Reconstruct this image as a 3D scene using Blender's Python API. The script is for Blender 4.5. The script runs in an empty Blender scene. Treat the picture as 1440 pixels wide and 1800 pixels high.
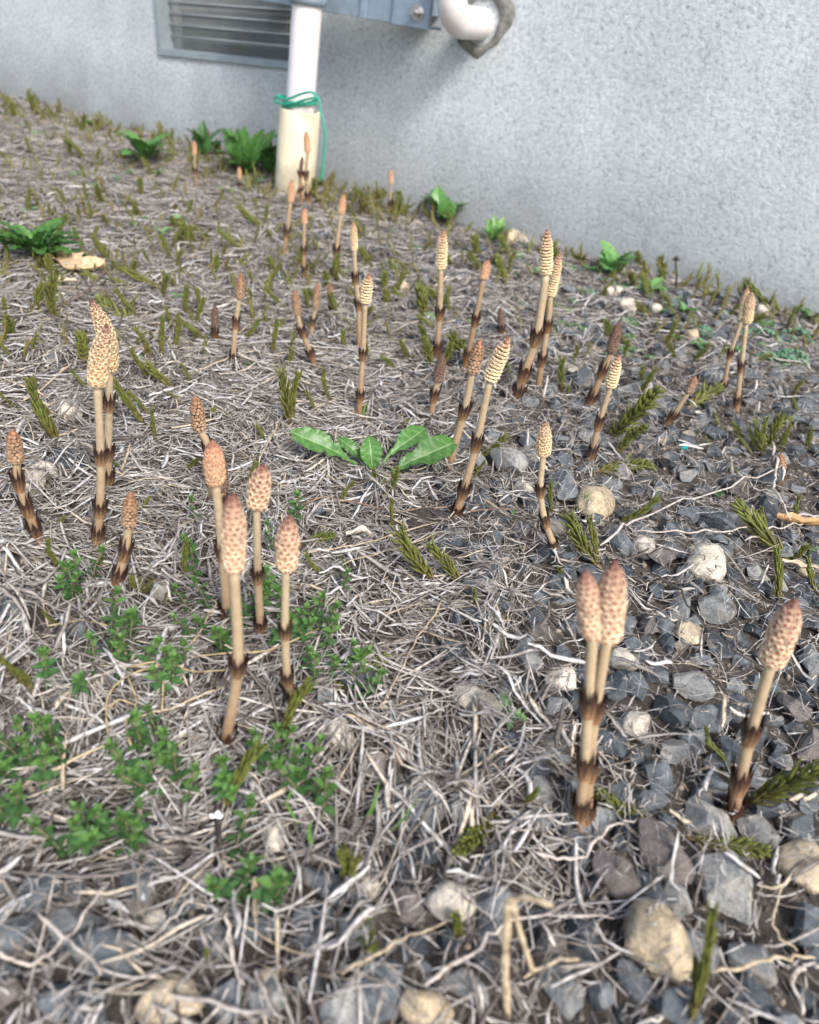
import bpy, math, random
import numpy as np
from mathutils import Vector, Matrix, Quaternion
rad = math.radians
scene = bpy.context.scene

# ------------------------------------------------------------------ camera, sky, sun, exposure
F = 1390.0; CX = 720.0; CY = 900.0          # pinhole of the 1440 x 1800 photograph
PITCH = rad(33.0); ROLL = rad(8.0); CAMH = 0.34
_r0 = Vector((1, 0, 0)); _u0 = Vector((0, math.sin(PITCH), math.cos(PITCH)))
FWD = Vector((0, math.cos(PITCH), -math.sin(PITCH)))
RT = _r0 * math.cos(ROLL) + _u0 * math.sin(ROLL)
UP = _r0 * -math.sin(ROLL) + _u0 * math.cos(ROLL)
CAM = Vector((0, 0, CAMH))
cd = bpy.data.cameras.new('camera'); cam = bpy.data.objects.new('camera', cd)
scene.collection.objects.link(cam); scene.camera = cam
cam.matrix_world = Matrix(((RT.x, UP.x, -FWD.x, CAM.x), (RT.y, UP.y, -FWD.y, CAM.y), (RT.z, UP.z, -FWD.z, CAM.z), (0, 0, 0, 1)))
cd.sensor_fit = 'VERTICAL'; cd.lens = 5.7; cd.sensor_height = 1800 / F * 5.7; cd.sensor_width = 1440 / F * 5.7
cd.clip_start = 0.01; cd.clip_end = 200
cd.dof.use_dof = True; cd.dof.focus_distance = 0.60; cd.dof.aperture_fstop = 1.5

SUN = Vector((0.34, -0.62, 0.71)).normalized()
sun_el = math.asin(SUN.z); sun_az = math.atan2(SUN.x, SUN.y)
w = bpy.data.worlds.new('World'); scene.world = w; w.use_nodes = True
nt = w.node_tree; bg = nt.nodes['Background']
sky = nt.nodes.new('ShaderNodeTexSky'); sky.sky_type = 'NISHITA'; sky.sun_disc = False
sky.sun_elevation = sun_el; sky.sun_rotation = sun_az; sky.air_density = 1.0; sky.dust_density = 3.0; sky.ozone_density = 1.0
nt.links.new(sky.outputs[0], bg.inputs[0]); bg.inputs[1].default_value = 0.15
sl = bpy.data.lights.new('sun', 'SUN'); sl.energy = 1.8; sl.angle = rad(16); sl.color = (1, 0.985, 0.96)
so = bpy.data.objects.new('sun', sl); scene.collection.objects.link(so)
so.rotation_euler = SUN.to_track_quat('Z', 'Y').to_euler()
scene.view_settings.view_transform = 'Standard'; scene.view_settings.look = 'None'
scene.view_settings.exposure = 0.97; scene.view_settings.gamma = 1.0
scene.view_settings.use_curve_mapping = False

# ------------------------------------------------------------------ numeric helpers
rnd = random.Random(7); nr = np.random.default_rng(11)
_lat = np.random.default_rng(5).random((256, 256))
def vnoise(x, y, s, k=0):
    x = np.asarray(x, float) / s + 37.1 * (k + 1); y = np.asarray(y, float) / s + 11.7 * (k + 1)
    xi = np.floor(x).astype(int); yi = np.floor(y).astype(int); fx = x - xi; fy = y - yi
    fx = fx * fx * (3 - 2 * fx); fy = fy * fy * (3 - 2 * fy)
    a = _lat[xi % 256, yi % 256]; b = _lat[(xi + 1) % 256, yi % 256]; c = _lat[xi % 256, (yi + 1) % 256]; d = _lat[(xi + 1) % 256, (yi + 1) % 256]
    return (a * (1 - fx) + b * fx) * (1 - fy) + (c * (1 - fx) + d * fx) * fy * 1.0 - 0.5
def gh(x, y):
    x = np.asarray(x, float); y = np.asarray(y, float)
    far = np.clip(np.hypot(x, y - 1) - 3, 0, 8) * 0.0
    h = 0.030 * vnoise(x, y, 0.45, 0) + 0.014 * vnoise(x, y, 0.13, 1) + 0.006 * vnoise(x, y, 0.04, 2) + 0.003 * vnoise(x, y, 0.013, 3)
    return h + far
def ray(px, py):
    return (FWD * F + RT * (px - CX) - UP * (py - CY)).normalized()
def ground_px(px, py, h=0.0):
    d = ray(px, py); z = h
    for _ in range(8):
        t = (z - CAM.z) / d.z
        x, y = CAM.x + d.x * t, CAM.y + d.y * t
        z = 0.5 * z + 0.5 * (float(gh(x, y)) + h)
    return Vector((x, y, z))
def depth(p): return (Vector(p) - CAM).dot(FWD)
def proj(p):
    v = Vector(p) - CAM; z = v.dot(FWD)
    return CX + F * v.dot(RT) / z, CY - F * v.dot(UP) / z
def proj_np(X, Y, Z):
    vx, vy, vz = X - CAM.x, Y - CAM.y, Z - CAM.z
    z = vx * FWD.x + vy * FWD.y + vz * FWD.z; z = np.where(z < 0.05, 0.05, z)
    return CX + F * (vx * RT.x + vy * RT.y + vz * RT.z) / z, CY - F * (vx * UP.x + vy * UP.y + vz * UP.z) / z, z
def upright_px(base, px, py, toward=0.0):
    """point seen at px,py on the upright plane that faces the camera through base"""
    hd = Vector((base.x - CAM.x, base.y - CAM.y, 0)).normalized()
    d = ray(px, py)
    t = ((base - CAM).dot(hd) - toward) / d.dot(hd)
    return CAM + d * t

# ------------------------------------------------------------------ materials
def new_mat(name):
    m = bpy.data.materials.new(name); m.use_nodes = True
    n = m.node_tree.nodes; b = n['Principled BSDF']
    return m, n, m.node_tree.links, b
def ramp(n, stops):
    r = n.new('ShaderNodeValToRGB'); e = r.color_ramp.elements
    while len(e) > 1: e.remove(e[-1])
    e[0].position = stops[0][0]; e[0].color = (*stops[0][1], 1)
    for p, c in stops[1:]:
        q = e.new(p); q.color = (*c, 1)
    return r
def noise(n, l, scale, detail=4, rough=0.6):
    t = n.new('ShaderNodeTexNoise'); t.inputs['Scale'].default_value = scale
    t.inputs['Detail'].default_value = detail; t.inputs['Roughness'].default_value = rough
    g = n.new('ShaderNodeNewGeometry'); l.new(g.outputs['Position'], t.inputs['Vector'])
    return t
def mixc(n, l, mode, fac, a, b):
    m = n.new('ShaderNodeMix'); m.data_type = 'RGBA'; m.blend_type = mode
    for i, v in ((0, fac), (6, a), (7, b)):
        if hasattr(v, 'links'): l.new(v, m.inputs[i])
        else: m.inputs[i].default_value = v if i == 0 else (*v, 1)
    return m.outputs[2]
def bump(n, l, b, h, strength, dist):
    k = n.new('ShaderNodeBump'); k.inputs['Strength'].default_value = strength; k.inputs['Distance'].default_value = dist
    l.new(h, k.inputs['Height']); l.new(k.outputs[0], b.inputs['Normal'])
def rock_mat(name, stops, island=False, pits=0.4):
    m, n, l, b = new_mat(name)
    if island:
        g = n.new('ShaderNodeNewGeometry'); src = g.outputs['Random Per Island']
    else:
        g = n.new('ShaderNodeObjectInfo'); src = g.outputs['Random']
    base = ramp(n, stops); l.new(src, base.inputs[0])
    t1 = noise(n, l, 130, 5, 0.65); r1 = ramp(n, [(0.3, (0.55, 0.55, 0.55)), (0.5, (1, 1, 1)), (0.72, (1.5, 1.45, 1.35))]); l.new(t1.outputs[0], r1.inputs[0])
    c = mixc(n, l, 'MULTIPLY', 1.0, base.outputs[0], r1.outputs[0])
    t2 = noise(n, l, 900, 3, 0.7); r2 = ramp(n, [(0.35, (0.5, 0.5, 0.5)), (0.5, (1, 1, 1)), (0.62, (1.0, 1.0, 1.0)), (0.7, (1.9, 1.9, 1.9))]); l.new(t2.outputs[0], r2.inputs[0])
    c = mixc(n, l, 'MULTIPLY', 0.8, c, r2.outputs[0])
    t3 = noise(n, l, 60, 4, 0.6); r3 = ramp(n, [(0.56, (0, 0, 0)), (0.66, (1, 1, 1))]); l.new(t3.outputs[0], r3.inputs[0])
    mm = n.new('ShaderNodeMath'); mm.operation = 'MULTIPLY'; l.new(r3.outputs[0], mm.inputs[0]); mm.inputs[1].default_value = 0.45
    c = mixc(n, l, 'MIX', mm.outputs[0], c, (0.30, 0.26, 0.20))
    l.new(c, b.inputs['Base Color']); b.inputs['Roughness'].default_value = 0.78
    bump(n, l, b, t2.outputs[0], pits, 0.0012); k1 = b.inputs['Normal'].links[0].from_node
    k2 = n.new('ShaderNodeBump'); k2.inputs['Strength'].default_value = 0.6; k2.inputs['Distance'].default_value = 0.004; l.new(t1.outputs[0], k2.inputs['Height']); l.new(k2.outputs[0], k1.inputs['Normal'])
    return m
M = {}
DARK = [(0, (0.036, 0.044, 0.052)), (0.3, (0.066, 0.078, 0.090)), (0.6, (0.105, 0.120, 0.134)), (0.85, (0.155, 0.168, 0.176)), (1, (0.23, 0.235, 0.23))]
M['dark'] = rock_mat('rock_dark', DARK)
M['grey'] = rock_mat('rock_grey', [(0, (0.17, 0.18, 0.18)), (1, (0.30, 0.30, 0.28))])
M['tan'] = rock_mat('rock_tan', [(0, (0.46, 0.37, 0.24)), (1, (0.55, 0.46, 0.33))], pits=0.7)
M['pale'] = rock_mat('rock_pale', [(0, (0.52, 0.47, 0.38)), (1, (0.62, 0.57, 0.48))], pits=0.6)
M['brick'] = rock_mat('rock_brick', [(0, (0.26, 0.10, 0.055)), (1, (0.28, 0.11, 0.06))])
M['brown'] = rock_mat('rock_brown', [(0, (0.12, 0.105, 0.10)), (1, (0.16, 0.14, 0.13))])
M['gravel'] = rock_mat('rock_gravel_mix', DARK[:-1] + [(0.93, (0.17, 0.17, 0.165)), (0.96, (0.36, 0.30, 0.22)), (0.98, (0.45, 0.40, 0.32)), (1, (0.25, 0.22, 0.17))], island=True)
M['grit'] = rock_mat('grit_mix', [(0, (0.05, 0.045, 0.04)), (0.5, (0.12, 0.10, 0.085)), (0.8, (0.2, 0.17, 0.13)), (1, (0.4, 0.34, 0.26))], island=True)

def soil_material():
    m, n, l, b = new_mat('soil')
    t = noise(n, l, 40, 8, 0.7); r = ramp(n, [(0.3, (0.026, 0.023, 0.020)), (0.5, (0.062, 0.054, 0.046)), (0.7, (0.13, 0.115, 0.10))]); l.new(t.outputs[0], r.inputs[0])
    t2 = noise(n, l, 700, 3, 0.7); r2 = ramp(n, [(0.35, (0.5, 0.5, 0.5)), (0.65, (1.5, 1.45, 1.4))]); l.new(t2.outputs[0], r2.inputs[0])
    l.new(mixc(n, l, 'MULTIPLY', 1.0, r.outputs[0], r2.outputs[0]), b.inputs['Base Color'])
    b.inputs['Roughness'].default_value = 0.95; bump(n, l, b, t2.outputs[0], 0.8, 0.002)
    return m
M['soil'] = soil_material()
def straw_material(name, stops, trans=0.0):
    m, n, l, b = new_mat(name)
    g = n.new('ShaderNodeNewGeometry'); r = ramp(n, stops); l.new(g.outputs['Random Per Island'], r.inputs[0])
    t = noise(n, l, 260, 3, 0.6); r2 = ramp(n, [(0.33, (0.55, 0.52, 0.5)), (0.52, (1, 1, 1)), (0.7, (1.2, 1.2, 1.2))]); l.new(t.outputs[0], r2.inputs[0])
    l.new(mixc(n, l, 'MULTIPLY', 1.0, r.outputs[0], r2.outputs[0]), b.inputs['Base Color'])
    b.inputs['Roughness'].default_value = 0.55; b.inputs['Specular IOR Level'].default_value = 0.35
    return m
M['straw'] = straw_material('dry_straw', [(0, (0.07, 0.055, 0.042)), (0.10, (0.15, 0.125, 0.105)), (0.26, (0.27, 0.240, 0.212)), (0.48, (0.40, 0.372, 0.340)), (0.70, (0.51, 0.485, 0.455)), (0.86, (0.61, 0.59, 0.565)), (0.93, (0.50, 0.40, 0.26)), (1, (0.65, 0.63, 0.60))])
M['gold'] = straw_material('golden_straw', [(0, (0.40, 0.31, 0.2)), (1, (0.50, 0.41, 0.28))])
M['bleached'] = straw_material('bleached_straw', [(0, (0.44, 0.385, 0.33)), (1, (0.54, 0.48, 0.42))])
M['twig'] = straw_material('brown_twig', [(0, (0.16, 0.10, 0.065)), (1, (0.24, 0.16, 0.11))])
M['black_twig'] = straw_material('black_twig', [(0, (0.03, 0.027, 0.025)), (1, (0.05, 0.045, 0.04))])
M['yellow'] = straw_material('yellow_stem', [(0, (0.33, 0.24, 0.12)), (1, (0.42, 0.33, 0.19))])

def col_material(name, rough=0.6, sss=0.0, ns=500, bstr=0.3, bd=0.0004, trans=0.0, var=0.35, spec=0.4):
    m, n, l, b = new_mat(name)
    a = n.new('ShaderNodeAttribute'); a.attribute_name = 'Col'
    t = noise(n, l, ns, 4, 0.6); r = ramp(n, [(0.3, (1 - var,) * 3), (0.7, (1 + var,) * 3)]); l.new(t.outputs[0], r.inputs[0])
    c = mixc(n, l, 'MULTIPLY', 1.0, a.outputs[0], r.outputs[0]); l.new(c, b.inputs['Base Color'])
    b.inputs['Roughness'].default_value = rough; b.inputs['Specular IOR Level'].default_value = spec
    if sss: b.inputs['Subsurface Weight'].default_value = sss; b.inputs['Subsurface Radius'].default_value = (1, 0.5, 0.25); b.inputs['Subsurface Scale'].default_value = 0.0015
    bump(n, l, b, t.outputs[0], bstr, bd)
    if trans:
        out = n['Material Output']; tr = n.new('ShaderNodeBsdfTranslucent'); mx = n.new('ShaderNodeMixShader'); mx.inputs[0].default_value = trans
        l.new(c, tr.inputs[0]); l.new(b.outputs[0], mx.inputs[1]); l.new(tr.outputs[0], mx.inputs[2]); l.new(mx.outputs[0], out.inputs[0])
    return m
M['stem'] = col_material('horsetail_stem', 0.42, 0.3, 220, 0.12, var=0.13)
M['sheath'] = col_material('horsetail_sheath', 0.6, 0, 700, 0.5, trans=0.12)
M['cone'] = col_material('horsetail_cone', 0.7, 0.15, 900, 0.4, 0.0003)
M['green'] = col_material('horsetail_green', 0.55, 0, 400, 0.3, trans=0.15)
M['leaf'] = col_material('leaf_green', 0.36, 0, 300, 0.35, 0.0006, trans=0.25, var=0.18)
M['weedleaf'] = col_material('weed_leaf', 0.5, 0, 300, 0.3, 0.0004, trans=0.25, var=0.3)
M['deadleaf'] = col_material('dead_leaf', 0.7, 0, 200, 0.5, 0.001, trans=0.15, var=0.3)

def wall_material():
    m, n, l, b = new_mat('rendered_concrete')
    t = noise(n, l, 3.0, 5, 0.6); r = ramp(n, [(0.32, (0.44, 0.472, 0.485)), (0.5, (0.495, 0.527, 0.54)), (0.68, (0.54, 0.572, 0.585))]); l.new(t.outputs[0], r.inputs[0])
    t2 = noise(n, l, 150, 4, 0.75); r2 = ramp(n, [(0.31, (0.42, 0.43, 0.45)), (0.42, (0.82, 0.83, 0.85)), (0.52, (1.0, 1.0, 1.0)), (0.72, (1.25, 1.25, 1.24))]); l.new(t2.outputs[0], r2.inputs[0])
    c = mixc(n, l, 'MULTIPLY', 0.85, r.outputs[0], r2.outputs[0])
    # splash dirt near the ground
    g = n.new('ShaderNodeNewGeometry'); s = n.new('ShaderNodeSeparateXYZ'); l.new(g.outputs['Position'], s.inputs[0])
    t3 = noise(n, l, 7, 5, 0.65)
    ma = n.new('ShaderNodeMath'); ma.operation = 'MULTIPLY_ADD'; l.new(t3.outputs[0], ma.inputs[0]); ma.inputs[1].default_value = -0.22; l.new(s.outputs[2], ma.inputs[2])
    mr = n.new('ShaderNodeMapRange'); l.new(ma.outputs[0], mr.inputs[0]); mr.inputs[1].default_value = -0.14; mr.inputs[2].default_value = 0.07; mr.inputs[3].default_value = 0.75; mr.inputs[4].default_value = 0.0
    c = mixc(n, l, 'MIX', mr.outputs[0], c, (0.17, 0.172, 0.16))
    # rain streaks and hairline cracks
    mp = n.new('ShaderNodeMapping'); mp.inputs['Scale'].default_value = (9, 9, 0.7); l.new(g.outputs['Position'], mp.inputs[0]); t5 = n.new('ShaderNodeTexNoise'); t5.inputs['Scale'].default_value = 1.6; t5.inputs['Detail'].default_value = 5; l.new(mp.outputs[0], t5.inputs['Vector'])
    r5 = ramp(n, [(0.35, (0.93, 0.93, 0.925)), (0.6, (1.02, 1.02, 1.02))]); l.new(t5.outputs[0], r5.inputs[0]); c = mixc(n, l, 'MULTIPLY', 0.8, c, r5.outputs[0])
    l.new(c, b.inputs['Base Color']); b.inputs['Roughness'].default_value = 0.9
    bump(n, l, b, t2.outputs[0], 0.7, 0.003)
    return m
M['wall'] = wall_material()
def plain(name, col, rough=0.5, metal=0.0, ns=40, var=0.12, bs=0.1, bd=0.001):
    m, n, l, b = new_mat(name)
    t = noise(n, l, ns, 5, 0.65); r = ramp(n, [(0.3, tuple(c * (1 - var) for c in col)), (0.7, tuple(min(1, c * (1 + var)) for c in col))]); l.new(t.outputs[0], r.inputs[0])
    l.new(r.outputs[0], b.inputs['Base Color']); b.inputs['Roughness'].default_value = rough; b.inputs['Metallic'].default_value = metal
    bump(n, l, b, t.outputs[0], bs, bd)
    return m
M['pvc'] = plain('white_pvc', (0.74, 0.70, 0.68), 0.35, var=0.05)
M['sleeve'] = plain('cream_pvc', (0.80, 0.72, 0.52), 0.45, ns=18, var=0.10)
def dirty(m, zc, amt):
    n = m.node_tree.nodes; l = m.node_tree.links; b = n['Principled BSDF']; src = b.inputs['Base Color'].links[0].from_socket
    t = noise(n, l, 30, 6, 0.7); g = n.new('ShaderNodeNewGeometry'); s_ = n.new('ShaderNodeSeparateXYZ'); l.new(g.outputs['Position'], s_.inputs[0])
    ma = n.new('ShaderNodeMath'); ma.operation = 'MULTIPLY_ADD'; l.new(t.outputs[0], ma.inputs[0]); ma.inputs[1].default_value = -0.16; l.new(s_.outputs[2], ma.inputs[2])
    mr = n.new('ShaderNodeMapRange'); l.new(ma.outputs[0], mr.inputs[0]); mr.inputs[1].default_value = zc - 0.08; mr.inputs[2].default_value = zc; mr.inputs[3].default_value = amt; mr.inputs[4].default_value = 0.0
    c = mixc(n, l, 'MIX', mr.outputs[0], src, (0.16, 0.12, 0.08))
    t2 = noise(n, l, 12, 8, 0.75); r = ramp(n, [(0.5, (0, 0, 0)), (0.75, (0.35, 0.35, 0.35))]); l.new(t2.outputs[0], r.inputs[0]); c = mixc(n, l, 'MIX', r.outputs[0], c, (0.33, 0.29, 0.22)); l.new(c, b.inputs['Base Color'])
dirty(M['sleeve'], -0.01, 0.7); dirty(M['pvc'], -0.2, 0.0)
M['galv'] = plain('galvanised_steel', (0.26, 0.33, 0.39), 0.5, 0.35, ns=60, var=0.15)
M['vent'] = plain('vent_metal', (0.30, 0.345, 0.36), 0.5, 0.3)
M['ventdark'] = plain('vent_inside', (0.12, 0.125, 0.125), 0.8)
M['grille'] = plain('vent_wire', (0.36, 0.38, 0.38), 0.5)
M['slat'] = plain('vent_slat', (0.26, 0.27, 0.25), 0.6, 0.1)
M['bolt'] = plain('bolt_steel', (0.6, 0.58, 0.55), 0.3, 0.9)
M['wire'] = plain('green_wire', (0.02, 0.30, 0.19), 0.35)
M['mortar'] = plain('mortar', (0.20, 0.20, 0.185), 0.95, ns=70, var=0.45, bs=0.9, bd=0.006)
M['petal'] = plain('white_petal', (0.85, 0.85, 0.85), 0.6)
M['clod'] = plain('dark_clod', (0.045, 0.036, 0.030), 0.95, ns=300, var=0.8, bs=1.0, bd=0.003)
M['glass'] = plain('teal_glass', (0.02, 0.32, 0.30), 0.15)

# ------------------------------------------------------------------ object helpers
COL = scene.collection
def tag(o, label=None, cat=None, group=None, kind=None):
    if label: o['label'] = label
    if cat: o['category'] = cat
    if group: o['group'] = group
    if kind: o['kind'] = kind
    return o
def empty(name, loc, label=None, cat=None, group=None):
    o = bpy.data.objects.new(name, None); o.empty_display_size = 0.01; COL.objects.link(o); o.location = loc
    return tag(o, label, cat, group)
def link(name, me, parent=None, loc=None):
    o = bpy.data.objects.new(name, me); COL.objects.link(o)
    if parent: o.parent = parent
    if loc is not None: o.location = loc
    return o
def mesh(name, V, Fc, mat, smooth=True, col=None, mi=None, sharp=None):
    me = bpy.data.meshes.new(name)
    V = np.asarray(V, np.float32).reshape(-1, 3)
    if isinstance(Fc, np.ndarray):
        k = Fc.shape[1]; nf = len(Fc)
        me.vertices.add(len(V)); me.vertices.foreach_set('co', V.ravel())
        me.loops.add(nf * k); me.loops.foreach_set('vertex_index', Fc.astype(np.int32).ravel())
        me.polygons.add(nf); me.polygons.foreach_set('loop_start', (np.arange(nf) * k).astype(np.int32)); me.polygons.foreach_set('loop_total', np.full(nf, k, np.int32))
        me.update(calc_edges=True)
    else:
        me.from_pydata([tuple(v) for v in V.tolist()], [], Fc)
    for m in (mat if isinstance(mat, (list, tuple)) else [mat]): me.materials.append(m)
    if smooth: me.polygons.foreach_set('use_smooth', np.ones(len(me.polygons), bool))
    if mi is not None: me.polygons.foreach_set('material_index', np.asarray(mi, np.int32))
    if col is not None:
        a = me.color_attributes.new('Col', 'FLOAT_COLOR', 'POINT')
        c = np.ones((len(V), 4), np.float32); c[:, :3] = np.asarray(col, np.float32).reshape(-1, 3); a.data.foreach_set('color', c.ravel())
    if sharp: me.set_sharp_from_angle(angle=rad(sharp))
    me.validate(); me.update()
    return me
class MB:
    def __init__(s): s.v = []; s.f = []; s.c = []; s.m = []
    def add(s, V, Fc, col=(1, 1, 1), mi=0):
        o = len(s.v); V = [tuple(v) for v in V]; s.v += V; s.f += [tuple(i + o for i in f) for f in Fc]; s.m += [mi] * len(Fc)
        if len(V) and hasattr(col, '__len__') and len(col) == len(V) and hasattr(col[0], '__len__'): s.c += [tuple(c) for c in col]
        else: s.c += [tuple(col)] * len(V)
    def mesh(s, name, mat, smooth=True, sharp=None):
        return mesh(name, s.v, s.f, mat, smooth, s.c, s.m, sharp)
def frames(P):
    P = [Vector(p) for p in P]; T = []
    for i in range(len(P)):
        T.append((P[min(i + 1, len(P) - 1)] - P[max(i - 1, 0)]).normalized())
    a = Vector((1, 0, 0)) if abs(T[0].x) < 0.9 else Vector((0, 1, 0))
    X = (a - T[0] * a.dot(T[0])).normalized(); out = []
    for t in T:
        X = (X - t * X.dot(t)).normalized(); out.append((t, X, t.cross(X)))
    return out
def tube(mb, P, R, S=8, col=(1, 1, 1), mi=0, caps=True, flat=1.0):
    fr = frames(P); V = []; C = []
    for i, (p, (t, x, y)) in enumerate(zip(P, fr)):
        r = R[i] if hasattr(R, '__len__') else R
        for k in range(S):
            a = 2 * math.pi * k / S; V.append(Vector(p) + x * (math.cos(a) * r) + y * (math.sin(a) * r * flat)); C.append(col[i] if hasattr(col[0], '__len__') else col)
    Fc = [(i * S + k, i * S + (k + 1) % S, (i + 1) * S + (k + 1) % S, (i + 1) * S + k) for i in range(len(P) - 1) for k in range(S)]
    if caps: Fc += [tuple(range(S - 1, -1, -1)), tuple((len(P) - 1) * S + k for k in range(S))]
    mb.add(V, Fc, C, mi)
def catmull(P, n):
    P = [Vector(p) for p in P]
    if len(P) < 2: return P
    Q = [P[0] * 2 - P[1]] + P + [P[-1] * 2 - P[-2]]; out = []
    for i in range(1, len(Q) - 2):
        for k in range(n):
            t = k / n; a, b, c, d = Q[i - 1], Q[i], Q[i + 1], Q[i + 2]
            out.append(0.5 * ((2 * b) + (c - a) * t + (2 * a - 5 * b + 4 * c - d) * t * t + (3 * b - a - 3 * c + d) * t ** 3))
    out.append(P[-1]); return out
def boxm(mb, c, ax, ay, az, sx, sy, sz, mi=0):
    c = Vector(c); V = [c + ax * (i * sx / 2) + ay * (j * sy / 2) + az * (k * sz / 2) for i in (-1, 1) for j in (-1, 1) for k in (-1, 1)]
    mb.add(V, [(0, 1, 3, 2), (4, 6, 7, 5), (0, 4, 5, 1), (2, 3, 7, 6), (0, 2, 6, 4), (1, 5, 7, 3)], (1, 1, 1), mi)
def bevel(o, w=0.001, seg=2):
    m = o.modifiers.new('bevel', 'BEVEL'); m.width = w; m.segments = seg; m.limit_method = 'ANGLE'; return o

# ------------------------------------------------------------------ labels that place a thing next to a landmark
LM = [(655, 800, 'the large dandelion rosette'), (1040, 1440, 'the front twin horsetails'), (1288, 1420, 'the leaning front horsetail'), (398, 1300, 'the frontmost left horsetail'),
      (508, 1230, 'the front horsetail with scaly foot'), (1147, 1660, 'the big pitted tan stone'), (690, 1332, 'the brick-red pebble'), (750, 925, 'the dark soil clod'), (895, 1640, 'the bent dead stalk'),
      (518, 345, 'the cream pipe sleeve'), (185, 930, 'the two curved-cone horsetails'), (140, 462, 'the broad tan dead leaf'), (1400, 920, 'the curled brown dead leaf'), (70, 950, 'the leftmost horsetail'),
      (915, 695, 'the thick-stemmed horsetail'), (1285, 715, 'the right-hand pair of horsetails'), (65, 450, 'the bushy dark green weed'), (300, 1755, 'the tan stone at the bottom left'), (435, 300, 'the tall weed by the pipe'),
      (380, 1440, 'the white petal'), (1185, 500, 'the black seed head'), (1040, 890, 'the yellowish rounded stone'), (900, 425, 'the tan stone under the wall'), (410, 645, 'the horsetail with cracked cone'), (633, 730, 'the lone mid-left horsetail'),
      (240, 270, 'the low weed left of the pipe'), (865, 410, 'the feathery pale weed'), (1070, 465, 'the broad-leaved wall weed'), (980, 980, 'the crooked small-coned horsetail'), (1365, 610, 'the blue-green sedum'), (1165, 750, 'the short leaning horsetail')]
used = set()
def place_label(prefix, u, v):
    c = sorted(LM, key=lambda q: math.hypot(q[0] - u, (q[1] - v) * 1.2))
    for q in c:
        dx, dy = u - q[0], v - q[1]; d = math.hypot(dx, dy)
        side = ('right of' if dx > 0 else 'left of') if abs(dx) > abs(dy) else ('in front of' if dy > 0 else 'behind')
        g = 'just' if d < 60 else 'close' if d < 130 else 'further' if d < 220 else 'well'
        s = f'{prefix}, {g} {side} {q[2]}'
        if len(s.split()) > 16: continue
        if s not in used:
            used.add(s); return s
    for q in c:
        for q2 in c:
            s = f'{prefix}, between {q[2]} and {q2[2]}'
            if q2 is not q and s not in used and len(s.split()) <= 16:
                used.add(s); return s
    return prefix

# ------------------------------------------------------------------ wall frame
WANG = rad(61.0)
WR = Vector((math.sin(WANG), -math.cos(WANG), 0))      # along the wall to the right
WN = Vector((-math.cos(WANG), -math.sin(WANG), 0))     # out of the wall towards the camera
WZ = Vector((0, 0, 1))
W0 = ground_px(700, 366); W0.z = 0
def wall_px(px, py, off=0.0):
    d = ray(px, py); t = ((W0 - CAM).dot(WN) + off) / d.dot(WN); return CAM + d * t
def woff(p): return (Vector(p) - W0).dot(WN)

# ------------------------------------------------------------------ ground
def ground():
    xs = np.concatenate([np.linspace(-14, -1.9, 24), np.arange(-1.8, 2.3, 0.011), np.linspace(2.4, 14, 24)])
    ys = np.concatenate([np.linspace(-10, -0.4, 18), np.arange(-0.3, 3.0, 0.011), np.linspace(3.1, 14, 22)])
    X, Y = np.meshgrid(xs, ys, indexing='ij'); Z = gh(X, Y)
    V = np.stack([X, Y, Z], -1).reshape(-1, 3); nx, ny = len(xs), len(ys)
    i, j = np.meshgrid(np.arange(nx - 1), np.arange(ny - 1), indexing='ij'); a = (i * ny + j).ravel()
    Fc = np.stack([a, a + ny, a + ny + 1, a + 1], 1)
    o = link('ground', mesh('ground', V, Fc, M['soil'])); tag(o, kind='structure')
ground()

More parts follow.
